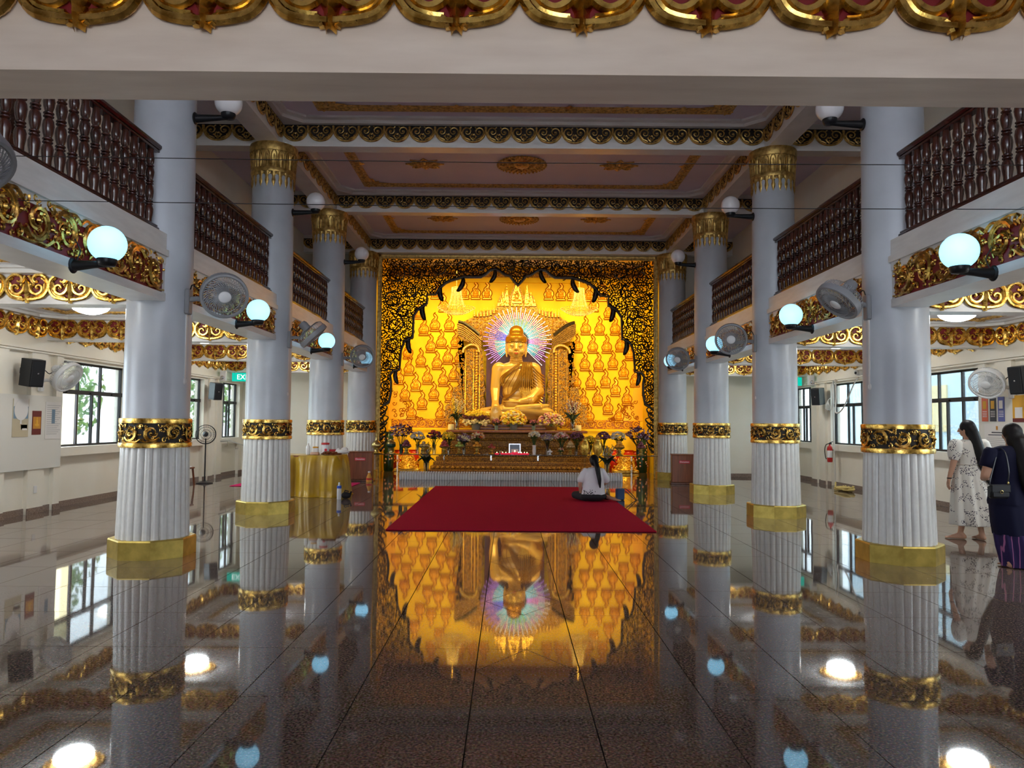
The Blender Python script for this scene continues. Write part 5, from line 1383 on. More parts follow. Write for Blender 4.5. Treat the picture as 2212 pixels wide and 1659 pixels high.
def bouquet(label, loc, H, W, cols, vase='glass', style='mum', vh=.22, vr=.06, n=60, seed=1, br=.030, group='altar flowers', flat=.7):
    g = random.Random(seed*13+7); t = thing('flower_vase', label, 'flowers', loc, 0, group)
    vm = {'glass': 'vase_glass', 'pot': 'pot_grey', 'green': 'pot_green', 'brass': 'offering_brass', 'dark': 'green_lacquer', 'white': 'print_white'}[vase]
    b = MB()
    if vase in ('pot', 'green'): b.lathe([(vr*.8, 0), (vr*1.05, vh), (vr*1.12, vh), (vr*1.12, vh+.015), (vr, vh+.015), (vr*.9, vh-.02)], 16)
    elif vase == 'brass': b.lathe([(vr*.9, 0), (vr*.7, .02), (vr*1.05, vh*.5), (vr*1.25, vh), (vr*1.15, vh)], 18)
    else: b.lathe([(vr*.85, 0), (vr*.8, .02), (vr, vh*.4), (vr*.85, vh*.75), (vr*1.1, vh), (vr, vh)], 14)
    b.build('vase', vm, t, 50)
    cz = H-W*flat*.5; rz_ = W*flat*.5; b = MB()
    for k in range(14):
        a = g.uniform(0, 6.28); r = g.uniform(.2, .95)*W/2
        b.tube([(0, 0, vh*.3), (r*.3*math.cos(a), r*.3*math.sin(a), vh+.03), (r*math.cos(a), r*math.sin(a), cz+g.uniform(-.3, .5)*rz_)], .006, 4)
        p = Vector((r*.7*math.cos(a), r*.7*math.sin(a), cz-rz_*.5)); b.ell(p, (.07, .03, .012), 6, 4, Matrix.Rotation(a, 3, 'Z') @ Matrix.Rotation(g.uniform(-.6, .6), 3, 'Y'))
    b.build('stems_and_leaves', 'leaf_green' if style != 'lily' else 'leaf_dark', t, 60)
    b = MB()
    for k in range(n):
        a = g.uniform(0, 2*PI); u = g.uniform(-.35, 1.0) if style == 'mum' else g.uniform(-.6, 1)
        r = math.sqrt(max(0, 1-u*u)); q = g.uniform(.85, 1.0) if style == 'mum' else g.uniform(.5, 1.05)
        p = (W/2*r*q*math.cos(a), W/2*r*q*math.sin(a), cz+rz_*u*q)
        ci = k % len(cols)
        if style == 'bands': ci = 0 if u > .45 else (1 if u > .0 else 2)
        b.mat(min(ci, len(cols)-1))
        if style == 'lily':
            for e in range(4):
                d = Vector((g.uniform(-1, 1), g.uniform(-1, 1), g.uniform(-.3, 1))).normalized()*br*2.6
                b.tube([p, Vector(p)+d*.5, Vector(p)+d], [br*.3, br*.5, br*.05], 4)
        else:
            rr = br*g.uniform(.75, 1.2); b.ell(p, (rr, rr, rr*.75), 6, 4); 
    o = b.build('blossoms', ['bloom_'+c for c in cols], t, 70); o['kind'] = 'stuff'
    return t
def spray(label, loc, H, W, cols, seed, vh=.35):
    g = random.Random(seed); t = thing('flower_vase', label, 'flowers', loc, 0, 'altar flowers')
    b = MB(); b.lathe([(.075, 0), (.08, .02), (.065, vh*.5), (.085, vh), (.08, vh)], 14); b.build('vase', 'vase_glass', t, 50)
    b = MB(); fb = MB()
    for k in range(22):
        a = g.uniform(0, 6.28); r = g.uniform(.05, 1)*W/2; top = Vector((r*math.cos(a), r*math.sin(a)*.6, H*g.uniform(.7, 1)))
        b.tube([(0, 0, .05), (top.x*.25, top.y*.25, vh+.1), top], [.007, .006, .003], 4)
        for q in range(9):
            u = .45+.55*q/8; p = Vector((0, 0, vh)).lerp(top, u); fb.mat(k % len(cols)); fb.ell(p+Vector((g.uniform(-.03, .03), g.uniform(-.03, .03), 0)), .020, 5, 4)
    for k in range(12):
        a = g.uniform(0, 6.28); b.tube([(0, 0, vh*.8), (.12*math.cos(a), .12*math.sin(a), vh+.12), (.28*math.cos(a), .2*math.sin(a), vh+g.uniform(-.05, .25))], [.01, .04, .004], 4, .3)
    b.build('stems_and_leaves', 'leaf_dark', t, 60); o = fb.build('blossoms', ['bloom_'+c for c in cols], t, 70); o['kind'] = 'stuff'
PS = 1620/23.55
def top_shelf(px): return (px-1101)/PS
ZT, YT = 1.331, 23.56
spray('tall spray of pale stems at the left end of the top shelf', (top_shelf(987), 23.6, ZT), 1.05, .55, ['cream', 'white', 'yellow'], 3)
spray('tall spray of purple flowers at the right end of the top shelf', (top_shelf(1238), 23.6, ZT), 1.05, .60, ['lilac', 'purple', 'white'], 5)
bouquet('big dome of cream and maroon mums in a dark pot on the top shelf', (top_shelf(1029), YT, ZT), .64, .88, ['yellow', 'maroon', 'cream'], 'pot', 'bands', .18, .15, 300, 1, .042).scale = (1, .5, 1)
bouquet('big dome of yellow mums in the middle of the top shelf', (top_shelf(1110), YT, ZT), .63, .80, ['yellow', 'cream', 'yellow', 'orange', 'yellow'], 'pot', 'mum', .20, .13, 300, 2, .042, flat=.8).scale = (1, .5, 1)
bouquet('big dome of pink and yellow mums in a brass bowl on the top shelf', (top_shelf(1191), YT, ZT), .56, .82, ['pink', 'rose', 'cream', 'yellow', 'purple'], 'brass', 'mum', .16, .17, 300, 3, .042).scale = (1, .5, 1)
bouquet('small purple plant in a grey green pot left of the yellow mums', (top_shelf(1073), 23.45, ZT), .34, .24, ['purple', 'pink'], 'green', 'lily', .13, .06, 30, 4, .02)
bouquet('small purple plant in a grey green pot right of the yellow mums', (top_shelf(1153), 23.45, ZT), .34, .24, ['purple', 'pink'], 'green', 'lily', .13, .06, 30, 5, .02)
for px, lab in ((976, 'cream wax candle block at the left end of the top shelf'), (1249, 'cream wax candle block at the right end of the top shelf')):
    b = MB(); b.lathe([(.085, 0), (.095, .02), (.09, .17), (.08, .18)], 14); small('candle_block', lab, 'candle', (top_shelf(px), 23.42, ZT), b, 'bloom_cream', 'candle blocks')
# glass offering table
YG = 20.75; PG = 1620/YG; ZG = .70
def gx(px): return (px-1101)/PG
t = thing('glass_table', 'long clear glass offering table in front of the altar screen', 'table', (.1, YG, 0))
b = MB(); b.bbox(-3.95, 3.95, -.28, .28, ZG-.022, ZG-.002, .003); b.build('glass_top', 'table_glass', t)
b = MB(); b.box(-3.95, 3.95, -.284, -.279, ZG-.020, ZG-.004); b.build('dark_edge', 'black_metal', t)
for x in (-3.2, -1.9, -.6, .7, 2.0, 3.3):
    b = MB(); b.box(x-.02, x+.02, .10, .26, 0, ZG-.022); b.build('glass_leg', 'table_glass', t)
def bowl(label, px, fruit, nf=7, brass=True, sc=1.0, dy=-.12, fr=.045):
    t = thing('fruit_bowl', label, 'fruit bowl', (gx(px), YG+dy, ZG), 0, 'footed fruit bowls on the glass table')
    b = MB(); b.lathe([(.075, 0), (.085, .012), (.05, .03), (.035, .06), (.05, .09), (.032, .115), (.06, .135), (.115, .165), (.125, .185), (.11, .185), (.02, .165)], 18); b.build('stand', 'offering_brass', t, 50)
    g = random.Random(px)
    me = MB().ell((0, 0, 0), (fr, fr, fr*.92), 10, 8).mesh('fruit', fruit, 60)
    for k in range(nf):
        if k < 5: a = 2*PI*k/5; p = (.068*math.cos(a), .068*math.sin(a), .20)
        elif k < nf-1: a = 2*PI*k/2+.6; p = (.035*math.cos(a), .035*math.sin(a), .262)
        else: p = (0, 0, .30 if nf > 6 else .265)
        put('fruit', me, t, p)
    t.scale = (sc*1.15,)*3
bowl('footed bowl heaped with plums near the left end of the glass table', 881, 'fruit_plum', 8)
bowl('footed bowl of tan pears beside the white flowers', 918, 'fruit_tan', 6)
bowl('footed bowl of red and green apples below the yellow flowers', 962, 'fruit_red', 8)
bowl('footed bowl with a green guava left of the roses', 994, 'fruit_green', 6)
bowl('footed bowl of oranges in front of the roses', 1032, 'fruit_orange', 6)
bowl('low footed bowl of peaches left of the red candles', 1063, 'fruit_red', 6, True, .85)
bowl('footed bowl of tan oranges right of the pink flowers', 1232, 'fruit_tan', 8)
bowl('gilt footed bowl of golden fruit below the white mums', 1337, 'fruit_orange', 8, True, 1.05)
bowl('footed bowl of dark plums at the right end of the glass table', 1383, 'fruit_plum', 8)
gt = [('dark lilies in a glass vase at the left end of the glass table', 868, .82, .62, ['maroon', 'lilac', 'purple'], 'dark', 'lily', 1), ('white chrysanthemums in a glass vase between the plums and pears', 902, .60, .38, ['white', 'cream'], 'glass', 'mum', 2), ('deep red carnations in a tall glass vase', 939, .64, .40, ['maroon', 'maroon', 'red'], 'glass', 'mum', 3),
      ('yellow chrysanthemums behind the apples on the glass table', 969, .60, .40, ['yellow'], 'glass', 'mum', 4), ('mauve mixed flowers behind the guava bowl', 1003, .54, .36, ['lilac', 'purple', 'cream'], 'glass', 'lily', 5), ('cream and orange roses with one red bloom', 1033, .60, .36, ['cream', 'orange', 'rose', 'cream', 'red'], 'glass', 'mum', 6),
      ('white roses in a small silver vase right of the candles', 1155, .64, .30, ['white', 'cream'], 'white', 'mum', 7), ('lavender sprigs in a slim glass vase', 1184, .58, .34, ['lilac', 'cream'], 'glass', 'lily', 8), ('pink and white mums in a dark leaved bunch', 1214, .62, .38, ['white', 'rose', 'pink'], 'glass', 'mum', 9),
      ('dark maroon mums right of the pink and white bunch', 1247, .62, .42, ['maroon', 'purple'], 'glass', 'mum', 10), ('yellow green mums between the gold urn and purple mums', 1277, .52, .36, ['yellow'], 'glass', 'mum', 11), ('purple mums in a tall bunch on the right half of the table', 1306, .64, .38, ['purple', 'maroon', 'purple'], 'glass', 'mum', 12),
      ('round bunch of white mums on the right half of the table', 1338, .64, .42, ['white', 'cream'], 'glass', 'mum', 13), ('dark red lilies in a vase at the right end of the table', 1382, .78, .62, ['maroon', 'purple', 'lilac'], 'dark', 'lily', 14)]
for (lab, px, H, W, cols, vs_, sty, sd) in gt:
    bouquet(lab, (gx(px), YG+(.06 if sd % 2 and sd != 13 else .20), ZG), H, W, cols, vs_, sty, .26, .055, 70 if sty == 'mum' else 60, sd, .034 if sty == 'mum' else .030)
spray('green stemmed flowers in a tall vase under the left half of the glass table', (gx(918), 21.35, 0), 1.0, .40, ['cream', 'yellow', 'white'], 8, .45)
spray('green stemmed flowers in a tall vase on the floor right of the seated woman', (gx(1318), 21.35, 0), 1.0, .40, ['yellow', 'cream', 'white'], 9, .45)
# lidded vessels, urns, candles, picture, lamp, cups
def lidded(name, label, px, prof, mats, cat, dy=-.1, group=None):
    b = MB(); b.lathe(prof, 20); small(name, label, cat, (gx(px), YG+dy, ZG), b, mats, group)
lidded('offering_vessel', 'brass lidded vessel with a tall pointed finial at the left table end', 817, [(.13, 0), (.135, .02), (.08, .05), (.06, .10), (.09, .15), (.12, .17), (.135, .21), (.13, .27), (.09, .32), (.05, .35), (.03, .38), (.035, .41), (.012, .45), (.006, .52), (.001, .56)], 'offering_brass', 'vessel', -.1, 'lidded vessels')
lidded('offering_vessel', 'green and gold lidded vessel right of the brass one', 848, [(.12, 0), (.12, .02), (.06, .04), (.05, .12), (.08, .16)], 'offering_brass', 'vessel', -.1, 'lidded vessels')
o = [x for x in bpy.data.objects if x.name.startswith('offering_vessel')][-1]
b = MB(); b.lathe([(.08, .16), (.125, .20), (.125, .27), (.09, .30)], 20); b.build('green_bowl', 'green_lacquer', o, 50); b = MB(); b.lathe([(.13, .27), (.12, .31), (.06, .35), (.02, .37), (.02, .40), (.001, .42)], 20); b.build('lid', 'offering_brass', o, 50)
for px, lab in ((1263, 'gold mosaic urn right of the maroon mums'), (1290, 'gold mosaic urn topped with orange fruit')):
    b = MB(); b.lathe([(.07, 0), (.11, .08), (.135, .20), (.12, .32), (.07, .39), (.06, .42), (.075, .45)], 18)
    g = random.Random(px)
    for k in range(90):
        a = g.uniform(0, 6.28); z = g.uniform(.05, .38); r = .128*math.sin(PI*(z+.07)/.5)**.6; b.ell((r*math.cos(a), r*math.sin(a), z), .014, 5, 4)
    o = small('gold_urn', lab, 'urn', (gx(px), YG-.13, ZG), b, 'altar_gold', 'gold urns', 60)
    if px == 1290:
        for k in range(4): put('fruit', MB().ell((0, 0, 0), .042, 10, 8).mesh('fruit', 'fruit_orange', 60), o, (.04*math.cos(k*2.1)*(k < 3), .04*math.sin(k*2.1)*(k < 3), .47+.055*(k == 3)))
cm = MB(); cm.lathe([(.03, 0), (.05, .012), (.06, .035), (.045, .05), (.02, .05)], 12)
for k in range(8): a = 2*PI*k/8; cm.ell((.05*math.cos(a), .05*math.sin(a), .03), (.025, .018, .03), 6, 4, Matrix.Rotation(a, 3, 'Z'))
me_can = cm.mesh('lotus_candle', 'candle_red', 60); me_fl = MB().ell((0, 0, .075), (.010, .010, .022), 6, 5).mesh('flame', 'flame', 60)
for k, px in enumerate((1075, 1087, 1094, 1101, 1113, 1121, 1127, 1134, 1139)):
    o = put('lotus_candle', me_can, None, (gx(px), YG-.22+.12*(k % 2), ZG), None, 1.3 if k == 4 else .8)
    tag(o, 'tallest red lotus candle in the middle of the glass table' if k == 4 else ('small red lotus candle in the row left of the tallest candle' if k < 4 else 'small red lotus candle in the row right of the tallest candle'), 'candle', 'red lotus candles'); put('flame', me_fl, o)
t = thing('framed_picture', 'small silver framed picture leaning behind the red candles', 'picture', (gx(1113), YG+.10, ZG), 0, None, (R(-8), 0, 0))
MB().bbox(-.17, .17, -.012, .012, .0, .30, .006).build('frame', 'steel', t); MB().box(-.135, .135, -.016, -.012, .035, .265).build('picture_sheet', 'poster_sky', t); MB().box(-.10, .10, -.019, -.016, .05, .14).build('print', 'paper', t)
b = MB(); b.lathe([(.04, 0), (.05, .01), (.025, .03), (.025, .06), (.075, .08), (.07, .10), (.03, .12), (.012, .15), (.004, .17)], 16); small('pagoda_lamp', 'small white pagoda shaped lamp on the right half of the glass table', 'lamp', (gx(1188), YG-.18, ZG), b, 'print_white')
b = MB(); b.lathe([(.05, 0), (.055, .10), (.05, .10), (.045, .01)], 14); small('drinking_glass', 'empty drinking glass left of the red candles', 'glass', (gx(1082), YG-.02, ZG), b, 'vase_glass')
bouquet('tiny pot of cream flowers beside the white pagoda lamp', (gx(1211), YG-.16, ZG), .20, .16, ['cream', 'pink'], 'brass', 'mum', .08, .04, 24, 21, .018)
# bottles set out in rows on the floor
bm_ = MB(); r = .033; h = .215; bm_.lathe([(r*.9, 0), (r, .006), (r*.92, .03), (r, .05), (r, .13), (r*.75, .165), (r*.38, .188), (r*.38, .20)], 8); bm_.mat(1); bm_.lathe([(r*.45, .196), (r*.45, h), (r*.1, h)], 8); ME_BOT = bm_.mesh('water_bottle', ['bottle_plastic', 'print_white'], 50)
nb = 0
for row in range(3):
    for k in range(88):
        if nb >= 264: break
        x = gx(866)+(gx(1344)-gx(866))*(k+.5)/88+(.02 if row % 2 else 0)
        o = put('water_bottle', ME_BOT, None, (x, 20.62+.085*row+rnd.uniform(-.006, .006), 0), (0, 0, rnd.uniform(0, 6)))
        tag(o, 'clear plastic water bottle in the long rows on the floor before the altar', 'bottle', 'water bottles in rows before the altar'); nb += 1
# jars, stools and vases standing on the niche floor
def jar(label, x, y, h, r, m_, name='tall_jar'):
    t = thing(name, label, 'jar', (x, y, 0), 0, 'tall jars in the niche')
    b = MB(); b.lathe([(r*.8, 0), (r*.9, .03), (r, h*.3), (r*1.02, h*.6), (r*.9, h*.85), (r*.7, h*.92), (r*.85, h), (r*.75, h)], 20); b.build('body', m_, t, 50)
    b = MB(); g = random.Random(int(x*100))
    for k in range(26):
        a = g.uniform(-PI, 0); z = h*g.uniform(.1, .85); rr = r*1.0; b.ell((rr*math.cos(a), rr*math.sin(a), z), (.03, .03, .03), 6, 4)
    b.build('painted_flowers', 'relief_gold' if m_ == 'red_jar' else 'bloom_rose', t, 60)
P2 = 1620/24.6
def nx_(px): return (px-1101)/P2
jar('red jar with gold flowers at the far left of the niche', nx_(864), 24.6, .66, .20, 'red_jar'); jar('red jar half hidden behind the left gilt stool', nx_(893), 24.8, .66, .20, 'red_jar')
jar('red jar behind the right gilt stool', 3.48, 24.88, .70, .19, 'red_jar'); jar('wide red jar right of the right gilt stool', 3.93, 24.68, .70, .19, 'red_jar'); jar('narrow red jar nearest the right niche wall', 4.22, 25.0, .66, .16, 'red_jar')
jar('tall dark green vase with blossoms at the left niche post', -3.84, 24.0, 1.25, .17, 'green_lacquer', 'tall_vase'); jar('tall dark green vase with blossoms at the right niche post', 4.27, 24.2, 1.25, .18, 'green_lacquer', 'tall_vase')
for s, px in ((-1, 888), (1, 1345)):
    t = thing('gilt_stool', 'gilded stepped stool at the %s foot of the pedestal' % ('left' if s < 0 else 'right'), 'stool', (nx_(px), 24.0, 0), 0, 'gilded stools')
    MB().bbox(-.40, .40, -.25, .25, 0, .10, .02).build('foot', 'altar_gold', t); b = MB(); b.lathe([(.36, .10), (.30, .2), (.2, .34), (.17, .45), (.19, .5)], 16); encr = random.Random(3)
    for k in range(120): a = encr.uniform(-PI, 0); z = encr.uniform(.1, .48); r = .36-.42*(z-.1); b.ell((r*math.cos(a), r*math.sin(a), z), .022, 5, 4)
    b.build('carved_body', 'altar_gold', t, 60)
# outdoor greenery and buildings seen through the windows
mat('foliage', (.10, .24, .05), .6); mat('foliage_light', (.22, .38, .10), .6); mat('bark', (.12, .08, .05), .8); mat('outdoor_cream', (.78, .68, .42), .7); mat('outdoor_blue', (.55, .72, .85), .6); mat('pavement', (.55, .53, .5), .8); mat('car_white', (.8, .82, .85), .3, coat=.5); mat('awning_blue', (.08, .30, .50), .5)
b = MB(); b.box(-40, -8.7, -10, 45, -.35, -.2); b.box(9.1, 40, -10, 45, -.35, -.2); struct('floor_outdoor', b, 'pavement', label='pale paving outside the windows')
def tree(label, x, y, h, r, seed):
    g = random.Random(seed); t = thing('tree', label, 'tree', (x, y, -.2), 0, 'trees outside the left windows')
    b = MB(); b.tube([(0, 0, 0), (.05, .03, h*.3), (-.05, 0, h*.6)], [.14, .11, .07], 8); b.build('trunk', 'bark', t, 60)
    b = MB()
    for k in range(1500):
        d = Vector((g.gauss(0, 1), g.gauss(0, 1), g.gauss(0, 1))).normalized()*r*g.uniform(.5, 1); p = Vector((0, 0, h*.62))+Vector((d.x, d.y, d.z*1.15))
        if p.z < .15: continue
        e = Euler((g.uniform(0, 6), g.uniform(0, 6), g.uniform(0, 6))).to_matrix(); q = [p+e @ Vector(v_)*.13 for v_ in ((-1, 0, 0), (0, -.45, 0), (1, 0, 0), (0, .45, 0))]
        b.mat(k % 2); b.add(q, [(0, 1, 2, 3)])
    o = b.build('foliage', ['foliage', 'foliage_light'], t); o['kind'] = 'stuff'
tree('leafy tree nearest the left windows', -12.3, 17.4, 3.6, 1.5, 1); tree('leafy tree farther along the left side', -13.5, 21.5, 4.2, 1.7, 2); tree('leafy tree beyond the ramp corner on the left', -12.4, 29.0, 4.2, 1.8, 3)
t = thing('outdoor_pillar', 'yellow cream pillar outside the left window', 'pillar', (-10.2, 17.2, -.2)); MB().bbox(-.22, .22, -.22, .22, 0, 3.6, .02).build('shaft', 'outdoor_cream', t); MB().bbox(-.28, .28, -.28, .28, 0, .25, .02).build('foot', 'outdoor_cream', t)
t = thing('parked_car', 'white parked car outside the left window', 'car', (-14.5, 19.3, -.2), R(10))
b = MB(); b.prism([(-2, .35), (2, .35), (2.05, .75), (1.3, .9), (.7, 1.4), (-.9, 1.45), (-1.6, .95), (-2.05, .85)], -.85, .85); b.build('body', 'car_white', t); b = MB(); b.prism([(1.15, .92), (.65, 1.33), (-.85, 1.37), (-1.4, .97)], -.87, .87); b.build('windows', 'black_plastic', t)
for x in (-1.3, 1.3):
    for y in (-.8, .8): b = MB(); b.lathe([(.33, -.1), (.33, .1), (.2, .12)], 18, M=Matrix.Translation((x, y, .33)) @ Matrix.Rotation(PI/2, 4, 'X')); b.build('wheel', 'black_metal', t)
t = thing('neighbour_building', 'pale blue building outside the right windows', 'building', (13.0, 20, -.2)); MB().bbox(0, 3, -9, 9, 0, 7, .05).build('wall', 'outdoor_blue', t)
for k in range(5): MB().bbox(-.05, .02, -8+3.4*k, -6.4+3.4*k, 1.6, 3.0, .01).build('window', 'outdoor_cream', t)
# ================================================================== people
m = mat('floral_cloth', (.75, .70, .62), .85)
n, l, b_ = nodes(m)
v = coords(m, 'Object')
vo = n.new('ShaderNodeTexVoronoi'); vo.inputs['Scale'].default_value = 52; vo.inputs['Randomness'].default_value = .9
nz = n.new('ShaderNodeTexNoise'); nz.inputs['Scale'].default_value = 9.5; nz.inputs['Detail'].default_value = 1
l.new(v, vo.inputs['Vector']); l.new(v, nz.inputs['Vector'])
c1_ = n.new('ShaderNodeMath'); c1_.operation = 'LESS_THAN'; c1_.inputs[1].default_value = .40; l.new(vo.outputs['Distance'], c1_.inputs[0])
c2_ = n.new('ShaderNodeMath'); c2_.operation = 'GREATER_THAN'; c2_.inputs[1].default_value = .535; l.new(nz.outputs['Fac'], c2_.inputs[0])
c3_ = n.new('ShaderNodeMath'); c3_.operation = 'MULTIPLY'; l.new(c1_.outputs[0], c3_.inputs[0]); l.new(c2_.outputs[0], c3_.inputs[1])
mx_ = n.new('ShaderNodeMixRGB'); mx_.inputs[1].default_value = (.72, .67, .60, 1); mx_.inputs[2].default_value = (.045, .035, .06, 1)
l.new(c3_.outputs[0], mx_.inputs[0]); l.new(mx_.outputs[0], b_.inputs['Base Color'])
m = mat('striped_cloth', (.03, .012, .08), .8)
n, l, b_ = nodes(m); v = coords(m, 'Object')
wv = n.new('ShaderNodeTexWave'); wv.inputs['Scale'].default_value = 5.5; wv.inputs['Distortion'].default_value = 1.2; l.new(v, wv.inputs['Vector'])
rp = n.new('ShaderNodeValToRGB'); rp.color_ramp.elements[0].position = .93; rp.color_ramp.elements[0].color = (.022, .010, .075, 1); rp.color_ramp.elements[1].position = .97; rp.color_ramp.elements[1].color = (.36, .12, .28, 1)
l.new(wv.outputs['Fac'], rp.inputs[0]); l.new(rp.outputs[0], b_.inputs['Base Color'])
mat('eye_white', (.7, .68, .65), .3); mat('lip', (.40, .12, .10), .5); mat('strap_black', (.012, .012, .014), .4); mat('tan_cloth', (.62, .50, .38), .8); mat('blue_bag', (.03, .07, .16), .6)
def loft(rings, n=56, folds=9, seed=0, cap=True):
    """closed lofted garment; ring = (z, cx, cy, rx, ry, fold amplitude)"""
    b = MB(); vs = []; fs = []
    for (z, cx, cy, rx, ry, am) in rings:
        for k in range(n):
            a = 2*PI*k/n; f = 1+am*(math.sin(folds*a+seed+z*2)+.5*math.sin((folds*2+1)*a+seed*2+z*3))
            vs.append((cx+rx*f*math.cos(a), cy+ry*f*math.sin(a), z))
    for i in range(len(rings)-1):
        for k in range(n): fs.append((i*n+k, i*n+(k+1) % n, (i+1)*n+(k+1) % n, (i+1)*n+k))
    if cap: fs.append(tuple(range(n-1, -1, -1))); fs.append(tuple((len(rings)-1)*n+k for k in range(n)))
    return b.add(vs, fs)
def head(b, c, f=(0, 1), r=.098):
    """skull with nose, ears, jaw; f = facing direction in the floor plane"""
    c = Vector(c); f = Vector((f[0], f[1], 0)).normalized(); s = Vector((f.y, -f.x, 0))
    b.ell(c, (r*.80, r*.92, r*1.12), 18, 14); b.ell(c+f*r*.22+Vector((0, 0, -r*.55)), (r*.62, r*.62, r*.60), 14, 10)
    b.cap(c+f*r*.93+Vector((0, 0, .005)), c+f*r*1.06+Vector((0, 0, -r*.33)), .009, .016, 8)
    for q in (-1, 1): b.ell(c+s*(q*r*.82)+Vector((0, 0, -r*.15)), (.014, .020, .032), 8, 6)
def face(parent, c, f, r=.098):
    c = Vector(c); f = Vector((f[0], f[1], 0)).normalized(); s = Vector((f.y, -f.x, 0)); b = MB()
    for q in (-1, 1): b.ell(c+f*r*.86+s*(q*r*.33)+Vector((0, 0, .01)), (.012, .012, .006), 8, 6)
    b.build('eyes', 'eye_white', parent, 60)
    b = MB(); b.ell(c+f*r*.86+Vector((0, 0, -r*.62)), (.020, .012, .007), 8, 6); b.build('mouth', 'lip', parent, 60)
def hand(b, w, d, side, L=.17):
    """relaxed hand from wrist w along d; side = thumb direction"""
    w = Vector(w); d = Vector(d).normalized(); s = Vector(side).normalized(); nrm = d.cross(s).normalized()
    pc = w+d*L*.42
    for q in (-.028, -.010, .010, .028): b.cap(w+d*.02+s*q*.7, pc+s*q, .016, .013, 8)
    for k, (q, ln) in enumerate(((.030, .075), (.011, .085), (-.009, .080), (-.028, .062))):
        p = pc+s*q; k1 = p+d*ln*.5+nrm*.006; k2 = k1+d*ln*.42+nrm*.022
        b.cap(p, k1, .0095, .009, 7); b.cap(k1, k2, .009, .0075, 7)
    t0 = w+d*.03+s*.03; t1 = t0+d*.035+s*.022+nrm*.008; b.cap(t0, t1, .012, .010, 7); b.cap(t1, t1+d*.035+s*.004+nrm*.006, .010, .008, 7)
def foot(b, ankle, d, L=.23):
    a = Vector(ankle); d = Vector((d[0], d[1], 0)).normalized(); s = Vector((d.y, -d.x, 0)); h = a.z
    heel = Vector((a.x, a.y, .035))-d*.04; b.cap(a, heel, .040, .036, 10)
    ball = Vector((a.x, a.y, .025))+d*(L*.55); b.cap(heel, ball, .036, .024, 10); b.cap(a+Vector((0, 0, -.02)), ball, .034, .022, 10)
    for q, k in ((-.032, .85), (-.016, .95), (0, 1.0), (.016, 1.0), (.034, 1.02)): b.cap(ball+s*q*.7, ball+d*(.055*k)+s*q-Vector((0, 0, .010)), .016, .0105 if q < .03 else .014, 7)
# ---- woman in the floral dress
pa = thing('person', 'woman in a white floral dress with very long dark hair walking barefoot', 'person', (6.50, 10.6, 0), R(8))
b = MB()
head(b, (-.02, .03, 1.545), (-.55, .85))
b.cap((0, 0, 1.30), (-.01, .02, 1.47), .060, .052)
b.ell((0, 0, 1.24), (.19, .11, .16), 18, 12); b.ell((0, 0, 1.0), (.15, .105, .22), 18, 12); b.ell((0, 0, .86), (.19, .13, .16), 18, 12)
for s in (-1, 1): b.cap((s*.09, .0, .82), (s*.10, .02*s, .45), .085, .058)
b.cap((-.10, -.02, .45), (-.12, .06, .10), .055, .036); b.cap((.10, .02, .45), (.11, -.06, .10), .055, .036)
foot(b, (-.12, .06, .085), (-.9, .55)); foot(b, (.11, -.06, .085), (.15, 1))
b.cap((-.19, 0, 1.30), (-.26, .0, 1.05), .052, .042); b.cap((-.26, 0, 1.05), (-.29, .05, .84), .042, .028); hand(b, (-.29, .05, .84), (-.05, .15, -1), (.2, 1, 0))
b.cap((.19, 0, 1.30), (.25, .05, 1.05), .052, .042); b.cap((.25, .05, 1.05), (.20, .24, 1.10), .042, .030); hand(b, (.20, .24, 1.10), (-.5, .6, .1), (0, 0, 1))
put('body', bake(b, 'body', 'skin', .009, 2), pa); face(pa, (-.02, .03, 1.545), (-.55, .85))
dr = loft([(1.40, -.005, .01, .085, .075, 0), (1.385, 0, .0, .15, .095, 0), (1.34, 0, 0, .215, .115, 0), (1.25, 0, 0, .205, .125, .01), (1.12, 0, 0, .180, .125, .012), (1.06, 0, 0, .172, .125, .015), (1.03, 0, 0, .176, .13, .02), (.95, 0, 0, .215, .165, .035),
           (.80, .01, 0, .25, .20, .05), (.6, .02, 0, .275, .225, .06), (.4, .03, 0, .295, .245, .065), (.22, .04, .0, .315, .26, .07), (.205, .04, .0, .300, .25, .07)], 80, 9, 1.3)
dr.build('dress', 'floral_cloth', pa, 70)
for s in (-1, 1):                                # puff sleeves with a cuff band
    b = MB(); b.lathe([(.05, .10), (.085, .06), (.098, -.02), (.092, -.10), (.070, -.165), (.062, -.175), (.062, -.19)], 24, M=Matrix.Translation((s*.215, 0, 1.30)) @ Matrix.Rotation(-s*R(12), 4, 'Y')); b.build('puff_sleeve', 'floral_cloth', pa, 70)
b = MB(); b.tube([(.176*math.cos(a*PI/16), .128*math.sin(a*PI/16), 1.05) for a in range(33)], .010, 5, .6, (0, 0, 1)); b.build('waist_tie', 'floral_cloth', pa, 60)
b = MB(); b.ell((-.012, .012, 1.575), (.098, .108, .105), 18, 14); b.ell((0, -.04, 1.52), (.085, .075, .11), 14, 10)
b.cap((.0, -.07, 1.50), (.045, -.125, 1.25), .075, .078); b.cap((.045, -.125, 1.25), (.10, -.17, 1.0), .078, .068); b.cap((.10, -.17, 1.0), (.15, -.205, .80), .066, .035); b.cap((.13, -.16, 1.25), (.16, -.18, .95), .03, .02)
put('long_hair', bake(b, 'long_hair', 'hair', .012, 3), pa)
b = MB(); b.lathe([(.030, -.008), (.034, 0), (.030, .008)], 16, M=Matrix.Translation((-.287, .045, .855)), cap=False); b.build('wristwatch', 'black_plastic', pa)
b = MB(); b.ell((.31, .10, 1.17), (.03, .10, .14), 14, 10); b.build('shoulder_bag', 'tan_cloth', pa, 60)
